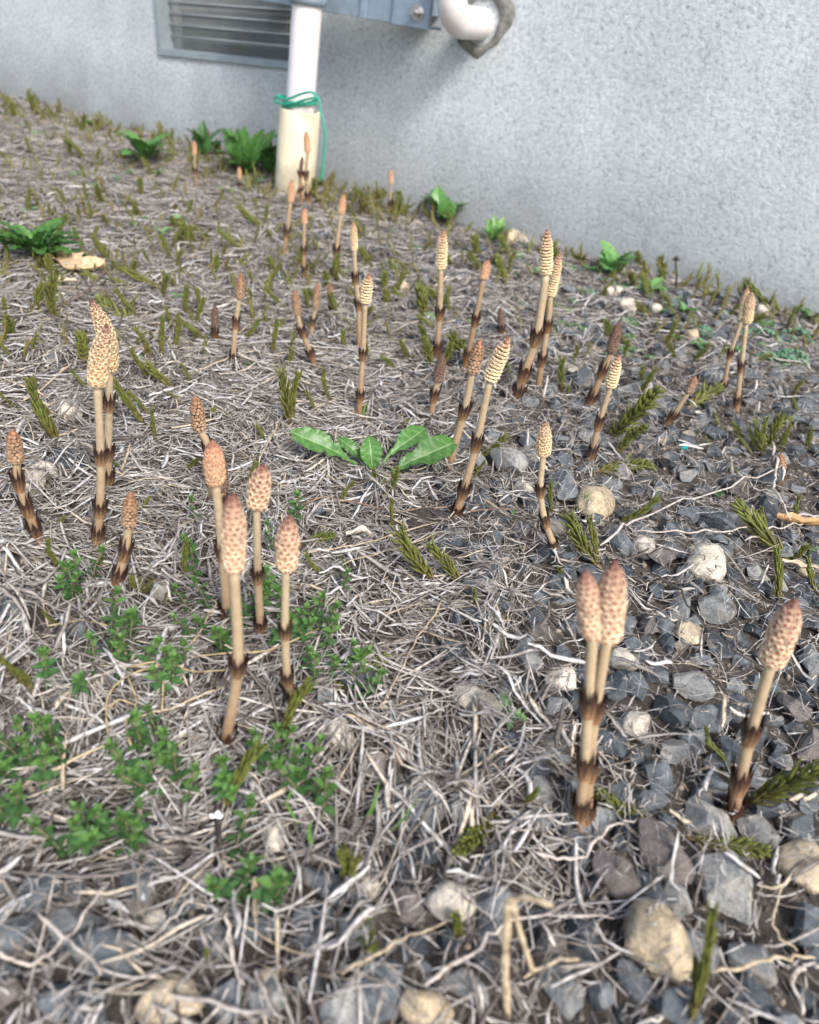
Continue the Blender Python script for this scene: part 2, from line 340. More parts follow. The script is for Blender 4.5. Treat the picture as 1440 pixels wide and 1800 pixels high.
# ------------------------------------------------------------------ wall with the vent opening
vBL = wall_px(283, 93); vBR = wall_px(549, 122)
ve1 = (vBR - vBL).normalized(); ve2 = ve1.cross(WN) * -1
if ve2.z < 0: ve2 = -ve2
vW = (vBR - vBL).length; vH = 0.20
def wall():
    L, H, T = 4.5, 2.8, 0.16
    def P(a, z, off=0): return W0 + WR * a + WZ * z + WN * off
    root = empty('wall', P(0, 0), 'pale grey speckled cement-rendered house wall behind the weeds', 'wall')
    out = [P(-L, -0.3), P(L, -0.3), P(L, H), P(-L, H)]
    ins = 0.004
    inn = [vBL + ve1 * ins + ve2 * ins, vBR - ve1 * ins + ve2 * ins, vBR - ve1 * ins + ve2 * (vH - ins), vBL + ve1 * ins + ve2 * (vH - ins)]
    back = [p - WN * T for p in out]; rec = [p - WN * 0.10 for p in inn]
    V = out + inn + back + rec
    Fc = [(0, 1, 5, 4), (1, 2, 6, 5), (2, 3, 7, 6), (3, 0, 4, 7)]
    Fc += [(4, 5, 13, 12), (5, 6, 14, 13), (6, 7, 15, 14), (7, 4, 12, 15), (12, 13, 14, 15)]
    Fc += [(0, 8, 9, 1), (1, 9, 10, 2), (2, 10, 11, 3), (3, 11, 8, 0), (8, 11, 10, 9)]
    me = mesh('wall_face', [v - root.location for v in V], Fc, M['wall'], smooth=False); link('wall_face', me, root)
    # lumpy ring of mortar round the drain
    c = wall_px(848, 38); mb = MB(); ring = []; n = 28
    for j, (rr, hh) in enumerate([(0.049, -0.002), (0.046, 0.002), (0.038, 0.0035), (0.031, 0.003), (0.029, -0.004)]):
        for k in range(n):
            a = 2 * math.pi * k / n; q = rr * (1 + (0.16 * math.sin(2 * a + 1) + 0.10 * math.sin(3 * a) + 0.05 * math.sin(7 * a)) * (1 if j < 3 else 0.1))
            ring.append(c + WR * math.cos(a) * q + WZ * math.sin(a) * q * 1.12 + WN * (hh + (0.0008 * math.sin(5 * a + j) if 0 < j < 4 else 0)))
    Fc = [(j * n + k, j * n + (k + 1) % n, (j + 1) * n + (k + 1) % n, (j + 1) * n + k) for j in range(4) for k in range(n)]
    mb.add([v - root.location for v in ring], Fc)
    o = link('mortar_patch', mb.mesh('mortar_patch', M['mortar']), root); o['label'] = 'darker rough mortar collar round the drain elbow'
wall()
def vent():
    c0 = vBL; root = empty('wall_vent', c0, 'grey metal foundation vent with wire grille, left of the pipe', 'vent')
    def part(nm, mat, c, sx, sy, sz, rot=0.0, bev=0.0008):
        mb = MB(); a2 = (ve2 * math.cos(rot) + WN * math.sin(rot)); a3 = (WN * math.cos(rot) - ve2 * math.sin(rot))
        boxm(mb, c0 + ve1 * c[0] + ve2 * c[1] + WN * c[2] - root.location, ve1, a2, a3, sx, sy, sz)
        return bevel(link(nm, mb.mesh(nm, mat, False), root), bev)
    fw = 0.013
    part('frame_bottom', M['vent'], (vW / 2, fw / 2 - 0.004, -0.016), vW + 0.008, fw, 0.044)
    part('frame_top', M['vent'], (vW / 2, vH - fw / 2 + 0.004, -0.016), vW + 0.008, fw, 0.044)
    part('frame_side', M['vent'], (fw / 2 - 0.004, vH / 2, -0.0162), fw, vH - 2 * fw + 0.008, 0.0436)
    part('frame_side', M['vent'], (vW - fw / 2 + 0.004, vH / 2, -0.0162), fw, vH - 2 * fw + 0.008, 0.0436)
    part('back_panel', M['ventdark'], (vW / 2, vH / 2, -0.060), vW - 0.012, vH - 0.012, 0.004)
    for k in range(6):
        part('slat', M['slat'], (vW / 2, 0.028 + k * 0.029, -0.048), vW - 2 * fw - 0.002, 0.009, 0.0016, -1.1, 0.0003)
    mb = MB(); n = int((vW - 2 * fw) / 0.0078)
    for k in range(1, n + 1):
        x = fw + (vW - 2 * fw) * k / (n + 1)
        tube(mb, [c0 + ve1 * x + ve2 * (fw - 0.004) - WN * 0.024 - root.location, c0 + ve1 * x + ve2 * (vH - fw) - WN * 0.024 - root.location], 0.0013, 6)
    for k in range(1, 8):
        y = fw + 0.020 * k
        tube(mb, [c0 + ve1 * (fw - 0.004) + ve2 * y - WN * 0.0222 - root.location, c0 + ve1 * (vW - fw + 0.004) + ve2 * y - WN * 0.0222 - root.location], 0.0019, 6)
    tag(link('wire_grille', mb.mesh('wire_grille', M['grille']), root), kind='stuff')
vent()
# downpipe in its cream sleeve
PB = ground_px(517, 342); POFF = woff(PB)
def rpx(px, p): return px * depth(p) / F / 2
pA = wall_px(527, 192, POFF); pT = wall_px(541, 0, POFF)
def pipes():
    ax = (pT - PB).normalized(); top = PB + ax * 1.1
    root = empty('drain_pipe', PB, 'white vertical drain pipe standing in a wider cream sleeve', 'pipe')
    mb = MB(); r1 = rpx(50, pA); r2 = rpx(68, PB)
    tube(mb, [PB - root.location - ax * 0.05, top - root.location], r1, 40); link('pipe', mb.mesh('pipe', M['pvc'], sharp=40), root)
    Ls = (pA - PB).dot(ax); mb = MB(); P = []; 
    prof = [(-0.06, r2), (Ls - 0.001, r2), (Ls, r2 - 0.001), (Ls, r2 - 0.0045), (Ls - 0.03, r2 - 0.0045)]
    S = 40; fr = frames([Vector((0, 0, 0)), ax])[0]; V = []
    for (t, r) in prof:
        for k in range(S):
            a = 2 * math.pi * k / S; V.append(ax * t + fr[1] * (math.cos(a) * r) + fr[2] * (math.sin(a) * r))
    mb.add(V, [(i * S + k, i * S + (k + 1) % S, (i + 1) * S + (k + 1) % S, (i + 1) * S + k) for i in range(len(prof) - 1) for k in range(S)])
    link('sleeve', mb.mesh('sleeve', M['sleeve'], sharp=40), root)
    # green tie wire
    pw = wall_px(527, 176, POFF); rt = empty('green_wire', pw, 'green plastic-coated wire looped round the pipe, one end hanging', 'wire')
    P = []
    for k in range(47):
        a = 2 * math.pi * k / 20 + 2.0; r = r1 + 0.004 + (0.010 if k < 4 else 0) + 0.0015 * math.sin(k)
        P.append(WR * math.cos(a) * r + WN * math.sin(a) * r + ax * (0.006 * math.sin(a * 0.5 + 0.4) + 0.004 * math.cos(a) - 0.010 * (k / 46)))
    Q = [wall_px(u, v, POFF + 0.02) - pw for (u, v) in [(555, 172), (563, 195), (571, 230), (569, 275), (565, 318)]]
    mb = MB(); tube(mb, catmull(P, 2), 0.0022, 8); link('loop', mb.mesh('loop', M['wire']), rt)
    mb = MB(); tube(mb, catmull([P[20]] + Q, 6), 0.0021, 8); link('tail', mb.mesh('tail', M['wire']), rt)
    lp = [wall_px(u, v, POFF + 0.035) - pw for (u, v) in [(520, 180), (500, 183), (484, 178), (488, 171), (505, 174), (530, 165), (548, 162), (558, 172), (550, 178), (525, 184)]]
    mb = MB(); tube(mb, catmull(lp, 5), 0.0021, 8); link('bow', mb.mesh('bow', M['wire']), rt)
    # bracket rail
    off = max(0.03, POFF - r1 - 0.022); e = wall_px(756, 52, off); a = wall_px(500, 8, off); bd_ = (e - a).normalized(); bu = bd_.cross(WN); bu = bu if bu.z > 0 else -bu
    rt = empty('mounting_bracket', a, 'blue-grey galvanised steel mounting rail bolted above the vent', 'bracket')
    Lb = (e - a).length; hB = 0.062
    def part(nm, mat, c, sx, sy, sz, bev=0.001):
        mb = MB(); boxm(mb, bd_ * c[0] + bu * c[1] + WN * c[2], bd_, bu, WN, sx, sy, sz); return bevel(link(nm, mb.mesh(nm, mat, False), rt), bev)
    part('web', M['galv'], (Lb / 2 - 0.06, hB / 2, 0), Lb + 0.12, hB, 0.004)
    part('flange', M['galv'], (Lb / 2 - 0.06, 0.002, -0.0185), Lb + 0.12, 0.004, 0.032)
    part('flange', M['galv'], (Lb / 2 - 0.06, hB - 0.002, -0.0185), Lb + 0.12, 0.004, 0.032)
    part('end_plate', M['galv'], (Lb - 0.035, hB / 2, 0.0052), 0.07, hB + 0.002, 0.006)
    part('stiffener', M['galv'], (Lb - 0.13, hB / 2, 0.0042), 0.012, hB, 0.004)
    part('standoff', M['galv'], (Lb - 0.05, hB - 0.03, -(off / 2 + 0.002)), 0.03, 0.03, off - 0.008)
    part('standoff', M['galv'], (-0.05, hB - 0.03, -(off / 2 + 0.002)), 0.03, 0.03, off - 0.008)
    bc = wall_px(735, 22, off + 0.008) - a
    mb = MB(); tube(mb, [bc, bc + WN * 0.002], 0.0115, 24); tube(mb, [bc + WN * 0.002, bc + WN * 0.010], 0.008, 6); tube(mb, [bc + WN * 0.010, bc + WN * 0.018], 0.0042, 16)
    link('bolt', mb.mesh('bolt', M['bolt'], sharp=30), rt)
    # clamp ring that ties the pipe to the rail
    pc = wall_px(542, -2, POFF); mb = MB(); P = [pc - a + WR * math.cos(t) * (r1 + 0.003) + WN * math.sin(t) * (r1 + 0.003) for t in np.linspace(0, 2 * math.pi, 33)]
    tube(mb, P, 0.004, 8, flat=2.2); link('pipe_clamp', mb.mesh('pipe_clamp', M['galv']), rt)
    # elbow
    h = wall_px(845, 42); rt = empty('elbow_pipe', h, 'white plastic drain elbow turning into the wall right of the bracket', 'pipe')
    r = rpx(46, h)
    Lo = 0.085
    while proj(h + WN * Lo)[0] > 788: Lo += 0.002
    P = [WN * -0.03, WN * (Lo - 0.045)]
    for k in range(1, 9):
        t = math.pi / 2 * k / 8; P.append(WN * (Lo - 0.045 + 0.045 * math.sin(t)) + WZ * (0.045 * (1 - math.cos(t))))
    mb = MB(); tube(mb, P, r * 1.10, 36); link('elbow', mb.mesh('elbow', M['pvc'], sharp=50), rt)
    mb = MB(); tube(mb, [WN * Lo + WZ * 0.045, WN * Lo + WZ * 0.075], r * 1.18, 36); link('socket', mb.mesh('socket', M['pvc'], sharp=50), rt)
    mb = MB(); tube(mb, [WN * Lo + WZ * 0.07, WN * Lo + WZ * 0.9], r * 1.0, 36); link('riser', mb.mesh('riser', M['pvc'], sharp=50), rt)
    print('poff', POFF, 'elbow vertical at', proj(h + WN * Lo + WZ * 0.05), 'r1', r1)
pipes()

# ------------------------------------------------------------------ stones
def ico(sub):
    import bmesh
    bm = bmesh.new(); bmesh.ops.create_icosphere(bm, subdivisions=sub, radius=1)
    V = np.array([v.co[:] for v in bm.verts]); Fc = np.array([[v.index for v in f.verts] for f in bm.faces]); bm.free(); return V, Fc
ICO = {k: ico(k) for k in (1, 2, 3, 4)}
def rock(seed, sub, angular):
    g = np.random.default_rng(seed); V, Fc = ICO[sub]; V = V.copy()
    if angular:
        npl = g.integers(9, 13)
        for _ in range(npl):
            n = g.normal(size=3); n /= np.linalg.norm(n); d = g.uniform(0.30, 0.66); s = V @ n; V -= np.outer(np.clip(s - d, 0, None), n)
        amp = 0.006
    else:
        for _ in range(9):
            n = g.normal(size=3); n /= np.linalg.norm(n); d = g.uniform(0.62, 0.9); s = V @ n; V -= np.outer(np.clip(s - d, 0, None) * 0.85, n)
        amp = 0.035
    for q, a in ((2.0, amp * 2), (5.0, amp)):
        ph = g.uniform(0, 6, (3, 3)); k = g.normal(size=(3, 3)) * q
        d = np.sin(V @ k.T + ph[0]).prod(1) if False else (np.sin(V @ k[0] + ph[0, 0]) + np.sin(V @ k[1] + ph[0, 1]) * np.sin(V @ k[2] + ph[0, 2])) * a
        V = V * (1 + d)[:, None]
    return V / np.abs(V).max(0), Fc
ROCKS = {}
def rock_mesh(kind, i):
    key = (kind, i)
    if key not in ROCKS:
        ang = kind in ('dark', 'grey', 'brown'); V, Fc = rock(100 + i * 7 + (0 if ang else 50), 4 if ang else 3, ang)
        ROCKS[key] = mesh('stone_' + kind, V, Fc, M[kind], True, sharp=(16 if ang else 60))
    return ROCKS[key]
HX0, HX1, HY0, HY1, HS = -1.8, 2.3, -0.1, 3.0, 0.0025
gx = np.arange(HX0, HX1, HS); gy = np.arange(HY0, HY1, HS)
GX, GY = np.meshgrid(gx, gy, indexing='ij'); HM = gh(GX, GY).astype(np.float32); OCC = np.zeros(HM.shape, bool); BIG = np.zeros(HM.shape, bool); IND = [True]
def stamp(x, y, zc, rx, ry, rz, a):
    R = max(rx, ry); i0 = max(0, int((x - R - HX0) / HS)); i1 = int((x + R - HX0) / HS) + 2; j0 = max(0, int((y - R - HY0) / HS)); j1 = int((y + R - HY0) / HS) + 2
    X = GX[i0:i1, j0:j1] - x; Y = GY[i0:i1, j0:j1] - y
    if X.size == 0: return
    u = (X * math.cos(a) + Y * math.sin(a)) / rx; v = (-X * math.sin(a) + Y * math.cos(a)) / ry; q = 1 - u * u - v * v
    t = zc + rz * 0.85 * np.sqrt(np.clip(q, 0, None)); ok = q > 0
    HM[i0:i1, j0:j1] = np.where(ok, np.maximum(HM[i0:i1, j0:j1], t), HM[i0:i1, j0:j1]); OCC[i0:i1, j0:j1] |= ok
    if IND[0]: BIG[i0:i1, j0:j1] |= q > -0.1
def free(x, y, r, lim=0.12):
    i = int((x - HX0) / HS); j = int((y - HY0) / HS); k = max(1, int(r / HS))
    if i - k < 0 or j - k < 0 or i + k >= OCC.shape[0] or j + k >= OCC.shape[1]: return False
    s = OCC[i - k:i + k + 1, j - k:j + k + 1]; return s.mean() < lim
NST = 0
def stone(x, y, rx, ry, rz, kind, label, group=None, name='stone', a=None, sink=0.15):
    global NST
    a = rnd.uniform(0, math.pi) if a is None else a
    z = float(gh(x, y)) + rz * (1 - sink) - 0.001
    o = bpy.data.objects.new(name, rock_mesh(kind, rnd.randrange(12))); COL.objects.link(o)
    o.location = (x, y, z); o.scale = (rx, ry, rz); o.rotation_euler = (rnd.uniform(-.25, .25), rnd.uniform(-.25, .25), a)
    tag(o, label, 'stone', group); stamp(x, y, z, rx, ry, rz, a); NST += 1
    return o
# (centre px, width px, height px, kind, label)
NAMED = [(1147, 1662, 122, 105, 'tan', 'big pitted tan rounded stone among dark gravel at the bottom right'), (1165, 1503, 115, 85, 'brown', 'purplish dark stone just above and right of the bent straw fork'),
 (1275, 1562, 122, 95, 'grey', 'large grey stone with pale face between the tan stones at lower right'), (1400, 1525, 80, 85, 'tan', 'tan pitted stone at the right edge above a dark boulder'),
 (1410, 1615, 85, 88, 'dark', 'smooth dark stone at the right edge under the pitted tan one'), (1085, 1540, 92, 72, 'brown', 'flat brown-grey stone left of the purplish dark stone'),
 (1128, 1575, 85, 60, 'dark', 'wedge-shaped dark stone directly above the big pitted tan stone'), (1188, 1580, 50, 62, 'grey', 'small upright grey stone right of the wedge-shaped dark one'),
 (1002, 1493, 68, 52, 'dark', 'blue-black stone at the foot of the front twin horsetails'), (1245, 1455, 92, 48, 'grey', 'long grey stone between the two front right horsetails'),
 (1330, 1458, 68, 52, 'grey', 'light grey stone at the right foot of the leaning front horsetail'), (1395, 1455, 62, 62, 'dark', 'black angular stone near the right edge beside a light grey one'),
 (300, 1758, 104, 80, 'tan', 'round tan stone at the bottom left'), (468, 1718, 40, 30, 'tan', 'small smooth tan pebble right of the bottom left tan stone'),
 (649, 1558, 40, 38, 'pale', 'small cream pebble beside the finger-like green shoots'), (483, 1470, 40, 62, 'pale', 'upright oval cream stone behind the pale straws'),
 (596, 1297, 56, 56, 'pale', 'cream stone with a chipped top left of the brick-red pebble'), (652, 1342, 76, 68, 'brown', 'round grey-brown stone touching the brick-red pebble'),
 (692, 1330, 42, 46, 'brick', 'brick-red pebble leaning on a grey-brown stone'), (806, 1420, 66, 76, 'grey', 'light grey upright stone behind the yellow-green frond'),
 (384, 1748, 64, 120, 'dark', 'tall blue-black stone beside the bottom left tan stone'), (575, 1612, 66, 45, 'dark', 'low blue-black stone left of the trailing green frond'),
 (738, 1420, 82, 80, 'dark', 'dark flat stone beside the light grey upright stone'), (1040, 893, 62, 62, 'tan', 'yellowish rounded stone with grey cap right of the crooked horsetail'),
 (990, 865, 58, 66, 'dark', 'dark slate-blue stone left of the yellowish rounded one'), (1130, 966, 40, 36, 'pale', 'pale yellow stone beyond the front twin cones'),
 (1232, 1000, 66, 60, 'pale', 'whitish broken stone in the gravel right of centre'), (1162, 985, 56, 50, 'brown', 'grey-brown stone left of the whitish broken one'),
 (1162, 1010, 32, 22, 'dark', 'tiny blue pebble in front of the grey-brown stone'), (1256, 1070, 58, 62, 'grey', 'bluish light grey stone with tan spot in the right gravel'),
 (1205, 1117, 46, 36, 'tan', 'yellow wedge pebble between dark stones beside the twin cones'), (1141, 1102, 36, 44, 'brown', 'brown-grey knobbly stone left of the yellow wedge pebble'),
 (1166, 1098, 40, 52, 'dark', 'blue-black stone between the knobbly one and the yellow wedge'), (1105, 1135, 44, 40, 'dark', 'dark stone just right of the twin cones'),
 (1216, 1205, 68, 52, 'grey', 'light grey flat-topped stone in the middle of the right gravel'), (1150, 1192, 48, 46, 'dark', 'dark stone left of the light grey flat-topped one'),
 (1166, 1247, 78, 50, 'dark', 'dark slab below the light grey flat-topped stone'), (1115, 1278, 44, 44, 'pale', 'cream knobbly stone right of the twin stems'),
 (985, 1197, 54, 38, 'pale', 'pale stone left of the twin stems'), (1092, 1165, 50, 38, 'pale', 'pinkish pale stone behind the twin stems'), (1290, 1325, 60, 36, 'dark', 'low dark stone behind the leaning front horsetail'),
 (940, 1115, 55, 42, 'brown', 'grey-brown stone in straw left of the twin cones'), (877, 1070, 52, 40, 'dark', 'dark stone by the upright green spike at centre'),
 (935, 1085, 46, 40, 'dark', 'dark stone between the centre spike and the twin cones'), (118, 812, 72, 46, 'dark', 'blue-grey slab at left behind the leftmost horsetail'), (78, 832, 50, 28, 'pale', 'pale flat stone in front of the left blue-grey slab'),
 (28, 1085, 74, 66, 'dark', 'blue-grey stone at the left edge among straw'), (136, 1108, 52, 44, 'dark', 'slate stone right of the left-edge blue-grey one'), (275, 1042, 42, 46, 'grey', 'grey stone half buried beside the mossy shoot clump'),
 (885, 822, 72, 40, 'grey', 'bluish stone left of the small-coned horsetail'), (1112, 688, 55, 34, 'grey', 'grey stone under the long green frond'), (1017, 668, 52, 46, 'dark', 'dark stone behind the pair of leaning stems'),
 (1345, 838, 42, 48, 'dark', 'round dark stone under the green shoot cluster at right'), (902, 425, 44, 28, 'tan', 'tan stone under the wall beside the feathery weed'), (1338, 552, 28, 26, 'pale', 'pale yellow stone at the wall foot behind the horsetail pair'),
 (1210, 1660, 90, 70, 'dark', 'dark stone right of the big pitted tan stone'), (1320, 1690, 80, 60, 'grey', 'light grey stone at the bottom right'), (1180, 1760, 110, 60, 'dark', 'broad dark stone at the bottom below the pitted tan one'),
 (1020, 1660, 66, 70, 'dark', 'dark stone left of the big pitted tan stone'), (820, 1740, 90, 70, 'grey', 'greenish grey stone at the bottom right of centre'), (745, 1775, 90, 60, 'tan', 'brownish stone at the bottom centre'),
 (1120, 1730, 80, 40, 'dark', 'low dark stone just under the pitted tan one'), (880, 1590, 90, 70, 'dark', 'dark stone behind the bent dead stalk'), (790, 1590, 80, 70, 'pale', 'whitish crumbly stone left of the bent dead stalk'),
 (720, 1590, 70, 60, 'brown', 'brown stone right of the cream pebble'), (450, 1640, 90, 60, 'dark', 'dark stone in straw above the smooth tan pebble'), (180, 1690, 130, 70, 'dark', 'broad dark stone lying left of the bottom tan stone'),
 (230, 1590, 70, 50, 'brown', 'brownish stone in straw at lower left'), (275, 1618, 44, 40, 'pale', 'small cream stone in straw above the bottom tan stone'), (30, 1640, 90, 70, 'dark', 'dark stone at the left edge near the bottom')]
for (u, v, wp, hp, k, lab) in NAMED:
    p = ground_px(u, v + hp * 0.15); z = depth(p); rx = wp * z / F / 2 * 1.08; el = math.asin(min(1, (CAMH) / (p - CAM).length)); ry = max(rx * 0.7, min(rx * 1.3, hp * z / F / 2 / max(0.6, math.sin(el)) * 0.9)); rz = max(0.6 * rx, min(0.95 * rx, hp * z / F / 2 * 0.95))
    tx, ty = p.x - CAM.x, p.y - CAM.y; a = math.atan2(ty, tx) - math.pi / 2
    stone(p.x, p.y, rx * 1.05, ry, rz, k, lab, name=('pebble' if wp < 44 else 'stone'), a=a, sink=0.12)
def stoniness(u, v):
    """how far the gravel lies bare, from 0 (thatch) to 1"""
    u = np.asarray(u, float); v = np.asarray(v, float)
    a = 1 / (1 + np.exp(-(u - 900 + (v - 1100) * -0.25) / 90)) * 1 / (1 + np.exp(-(v - 560) / 60))
    top = np.exp(-(((u - 1250) / 260) ** 2)) * np.exp(-(((v - 560) / 110) ** 2)) * 0.9
    bot = 1 / (1 + np.exp(-(v - 1500) / 60)) * (0.42 + 0.38 / (1 + np.exp(-(u - 900) / 120)))
    mid = np.exp(-(((u - 780) / 180) ** 2)) * np.exp(-(((v - 480) / 60) ** 2)) * 0.6
    return np.clip(np.maximum.reduce([a * 0.95, top, bot, mid]) + 0.04, 0, 1)
# individually placed gravel
KW = [('dark', 0.80), ('grey', 0.10), ('brown', 0.06), ('pale', 0.025), ('tan', 0.015)]
KN = {'dark': 'dark blue-grey angular gravel stone', 'grey': 'mid-grey angular gravel stone', 'brown': 'brownish grey gravel stone', 'pale': 'small whitish gravel stone', 'tan': 'small tan gravel stone'}
cnt = 0; tries = 0
NPER = 300 - len(NAMED)
while cnt < NPER and tries < 60000:
    tries += 1; u = rnd.uniform(-10, 1450); v = rnd.uniform(520, 1790) if rnd.random() < 0.93 else rnd.uniform(430, 560)
    if rnd.random() > float(stoniness(u, v)) ** 1.5: continue
    p = ground_px(u, v); 
    if woff(p) < 0.02: continue
    r = rnd.triangular(0.0055, 0.0135, 0.0085); 
    if v < 1000: r = rnd.triangular(0.008, 0.015, 0.011)
    if not free(p.x, p.y, r * 0.8): continue
    x = rnd.random(); k = 'dark'
    for kk, wt in KW:
        if x < wt: k = kk; break
        x -= wt
    stone(p.x, p.y, r * rnd.uniform(0.95, 1.3), r * rnd.uniform(0.75, 1.05), r * rnd.uniform(0.5, 0.85), k, place_label(KN[k], u, v), 'gravel stones lying bare among the straw', 'gravel_stone')
    cnt += 1
# the remaining gravel, one mass
def gravel_mass():
    IND[0] = False
    LO = [rock(300 + i, 2, True) for i in range(8)]; LL = [rock(400 + i, 1, True) for i in range(6)]
    Vs = []; Fs = []; off = 0; Vg = []; Fg = []; og = 0
    N = 42000; xs = nr.uniform(-1.5, 2.0, N); ys = nr.uniform(0.02, 2.5, N); U, Vp, Z = proj_np(xs, ys, gh(xs, ys)); st = stoniness(np.clip(U, -200, 1650), np.clip(Vp, 0, 1900))
    n = 0
    for x, y, s, u, v, z in zip(xs, ys, st, U, Vp, Z):
        q = Vector((x, y, 0)); 
        if woff(q) < 0.0 or u < -700 or u > 2200 or v > 2300: continue
        if nr.random() > s * 1.3: continue
        r = nr.uniform(0.0028, 0.0115)
        if not free(x, y, r * 0.6, 0.34): continue
        hi = z < 0.62; V, Fc = (LO if hi else LL)[nr.integers(0, 8 if hi else 6)]
        a = nr.uniform(0, 6.28); c, sn = math.cos(a), math.sin(a); rx, ry, rz = r * nr.uniform(0.9, 1.3), r * nr.uniform(0.7, 1.05), r * nr.uniform(0.5, 0.8)
        zz = float(gh(x, y)) + rz * 0.6; Q = V * (rx, ry, rz); Q = np.stack([Q[:, 0] * c - Q[:, 1] * sn + x, Q[:, 0] * sn + Q[:, 1] * c + y, Q[:, 2] + zz], 1)
        Vs.append(Q); Fs.append(Fc + off); off += len(V); stamp(x, y, zz, rx, ry, rz, a); n += 1
    o = link('gravel', mesh('gravel', np.concatenate(Vs), np.concatenate(Fs), M['gravel'], True, sharp=18)); tag(o, 'loose dark angular gravel showing between the straw', 'gravel', kind='stuff')
    # grit
    V0, F0 = ICO[1]; N = 40000; xs = nr.uniform(-1.3, 1.7, N); ys = nr.uniform(0.05, 2.2, N); U, Vp, Z = proj_np(xs, ys, gh(xs, ys))
    keep = (Z < 1.1) & (U > -100) & (U < 1540) & (Vp < 1900); xs = xs[keep]; ys = ys[keep]
    R = nr.uniform(0.0008, 0.0028, len(xs)); zz = gh(xs, ys) + R * 0.4
    V = V0[None] * (R[:, None, None] * nr.uniform(0.6, 1.2, (len(xs), 1, 3))) + np.stack([xs, ys, zz], 1)[:, None]
    Fc = (F0[None] + (np.arange(len(xs)) * len(V0))[:, None, None]).reshape(-1, 3)
    o = link('grit', mesh('grit', V.reshape(-1, 3), Fc, M['grit'], False)); tag(o, 'fine grit and crumbs of soil on the ground', 'grit', kind='stuff')
    print('gravel', n, 'grit', len(xs))
gravel_mass()

# ------------------------------------------------------------------ straw
def hm(x, y):
    i = np.clip(((x - HX0) / HS).astype(int), 0, HM.shape[0] - 1); j = np.clip(((y - HY0) / HS).astype(int), 0, HM.shape[1] - 1)
    return HM[i, j]
def straw_batch(name, x, y, ang, L, W, K, S, curl, lay, mat, lab):
    n = len(x); da = nr.normal(0, 1, (n, K - 1)) * curl[:, None]; A = ang[:, None] + np.cumsum(da, 1) - da[:, :1]
    kj = nr.integers(1, K - 1, n) if K > 2 else None; ka = np.where(nr.random(n) < np.where(W > 0.0018, 0.15, 0.35), nr.normal(0, 0.8, n), 0.0); A = A + ka[:, None] * (np.arange(K - 1)[None] >= kj[:, None])
    st = (L / (K - 1))[:, None]; PX = np.concatenate([x[:, None], x[:, None] + np.cumsum(np.cos(A) * st, 1)], 1); PY = np.concatenate([y[:, None], y[:, None] + np.cumsum(np.sin(A) * st, 1)], 1)
    PX -= (PX.mean(1) - x)[:, None]; PY -= (PY.mean(1) - y)[:, None]
    off = (PX - W0.x) * WN.x + (PY - W0.y) * WN.y; push = np.clip(0.004 - off, 0, None); PX += push * WN.x; PY += push * WN.y
    H = hm(PX, PY); Hs = H.copy()
    for _ in range(3):
        Hp = np.concatenate([Hs[:, :1], Hs, Hs[:, -1:]], 1); Hs = np.maximum(H * 0.0 + 0.25 * Hp[:, :-2] + 0.5 * Hp[:, 1:-1] + 0.25 * Hp[:, 2:], H - 0.0015)
    tilt = nr.normal(0, 0.09, n)[:, None] * (np.linspace(-0.5, 0.5, K)[None] * L[:, None])
    PZ = Hs + lay[:, None] + np.abs(tilt) * 0.7 + tilt * 0.3 + nr.normal(0, 0.0006, (n, K)) + W[:, None] * 0.3
    P = np.stack([PX, PY, PZ], -1); T = np.gradient(P, axis=1); T /= np.linalg.norm(T, axis=-1, keepdims=True) + 1e-9
    X = np.stack([-T[..., 1], T[..., 0], np.zeros_like(T[..., 0])], -1); X /= np.linalg.norm(X, axis=-1, keepdims=True) + 1e-9; Yv = np.cross(T, X)
    roll = nr.uniform(-0.7, 0.7, n)[:, None] + np.linspace(0, 1, K)[None] * nr.normal(0, 0.5, n)[:, None]
    rr = W[:, None] / 2 * np.linspace(1, 1, K)[None] * nr.uniform(0.8, 1.15, (n, K)); rr[:, 0] *= 0.6; rr[:, -1] *= 0.35
    V = []
    for s in range(S):
        a = 2 * math.pi * s / S; ca, sa = math.cos(a), math.sin(a) * np.where(W > 0.0021, 0.12, 0.30)[:, None]
        cr, sr = np.cos(roll), np.sin(roll); u = (ca * cr - sa * sr) * rr; v = (ca * sr + sa * cr) * rr
        V.append(P + X * u[..., None] + Yv * v[..., None])
    V = np.stack(V, 2).reshape(-1, 3)
    k, s = np.meshgrid(np.arange(K - 1), np.arange(S), indexing='ij'); a = (k * S + s).ravel(); b = (k * S + (s + 1) % S).ravel()
    Q = np.stack([a, b, b + S, a + S], 1); Fc = (Q[None] + (np.arange(n) * K * S)[:, None, None]).reshape(-1, 4)
    o = link(name, mesh(name, V, Fc, mat, True)); tag(o, lab, 'straw', kind='stuff'); return o
def scatter(per_m2, zmin, zmax, margin, outside=0.45):
    N = int(per_m2 * 3.7 * 2.95); X = nr.uniform(-1.65, 2.05, N); Y = nr.uniform(0.0, 2.95, N); u, v, Z = proj_np(X, Y, gh(X, Y))
    ok = ((X - W0.x) * WN.x + (Y - W0.y) * WN.y > 0.004) & (Z > zmin) & (Z < zmax) & (u > -margin) & (u < 1440 + margin) & (v < 1800 + margin)
    inside = (u > -60) & (u < 1500) & (v < 1860); ok &= inside | (nr.random(N) < outside)
    return u[ok], v[ok], X[ok], Y[ok], Z[ok]
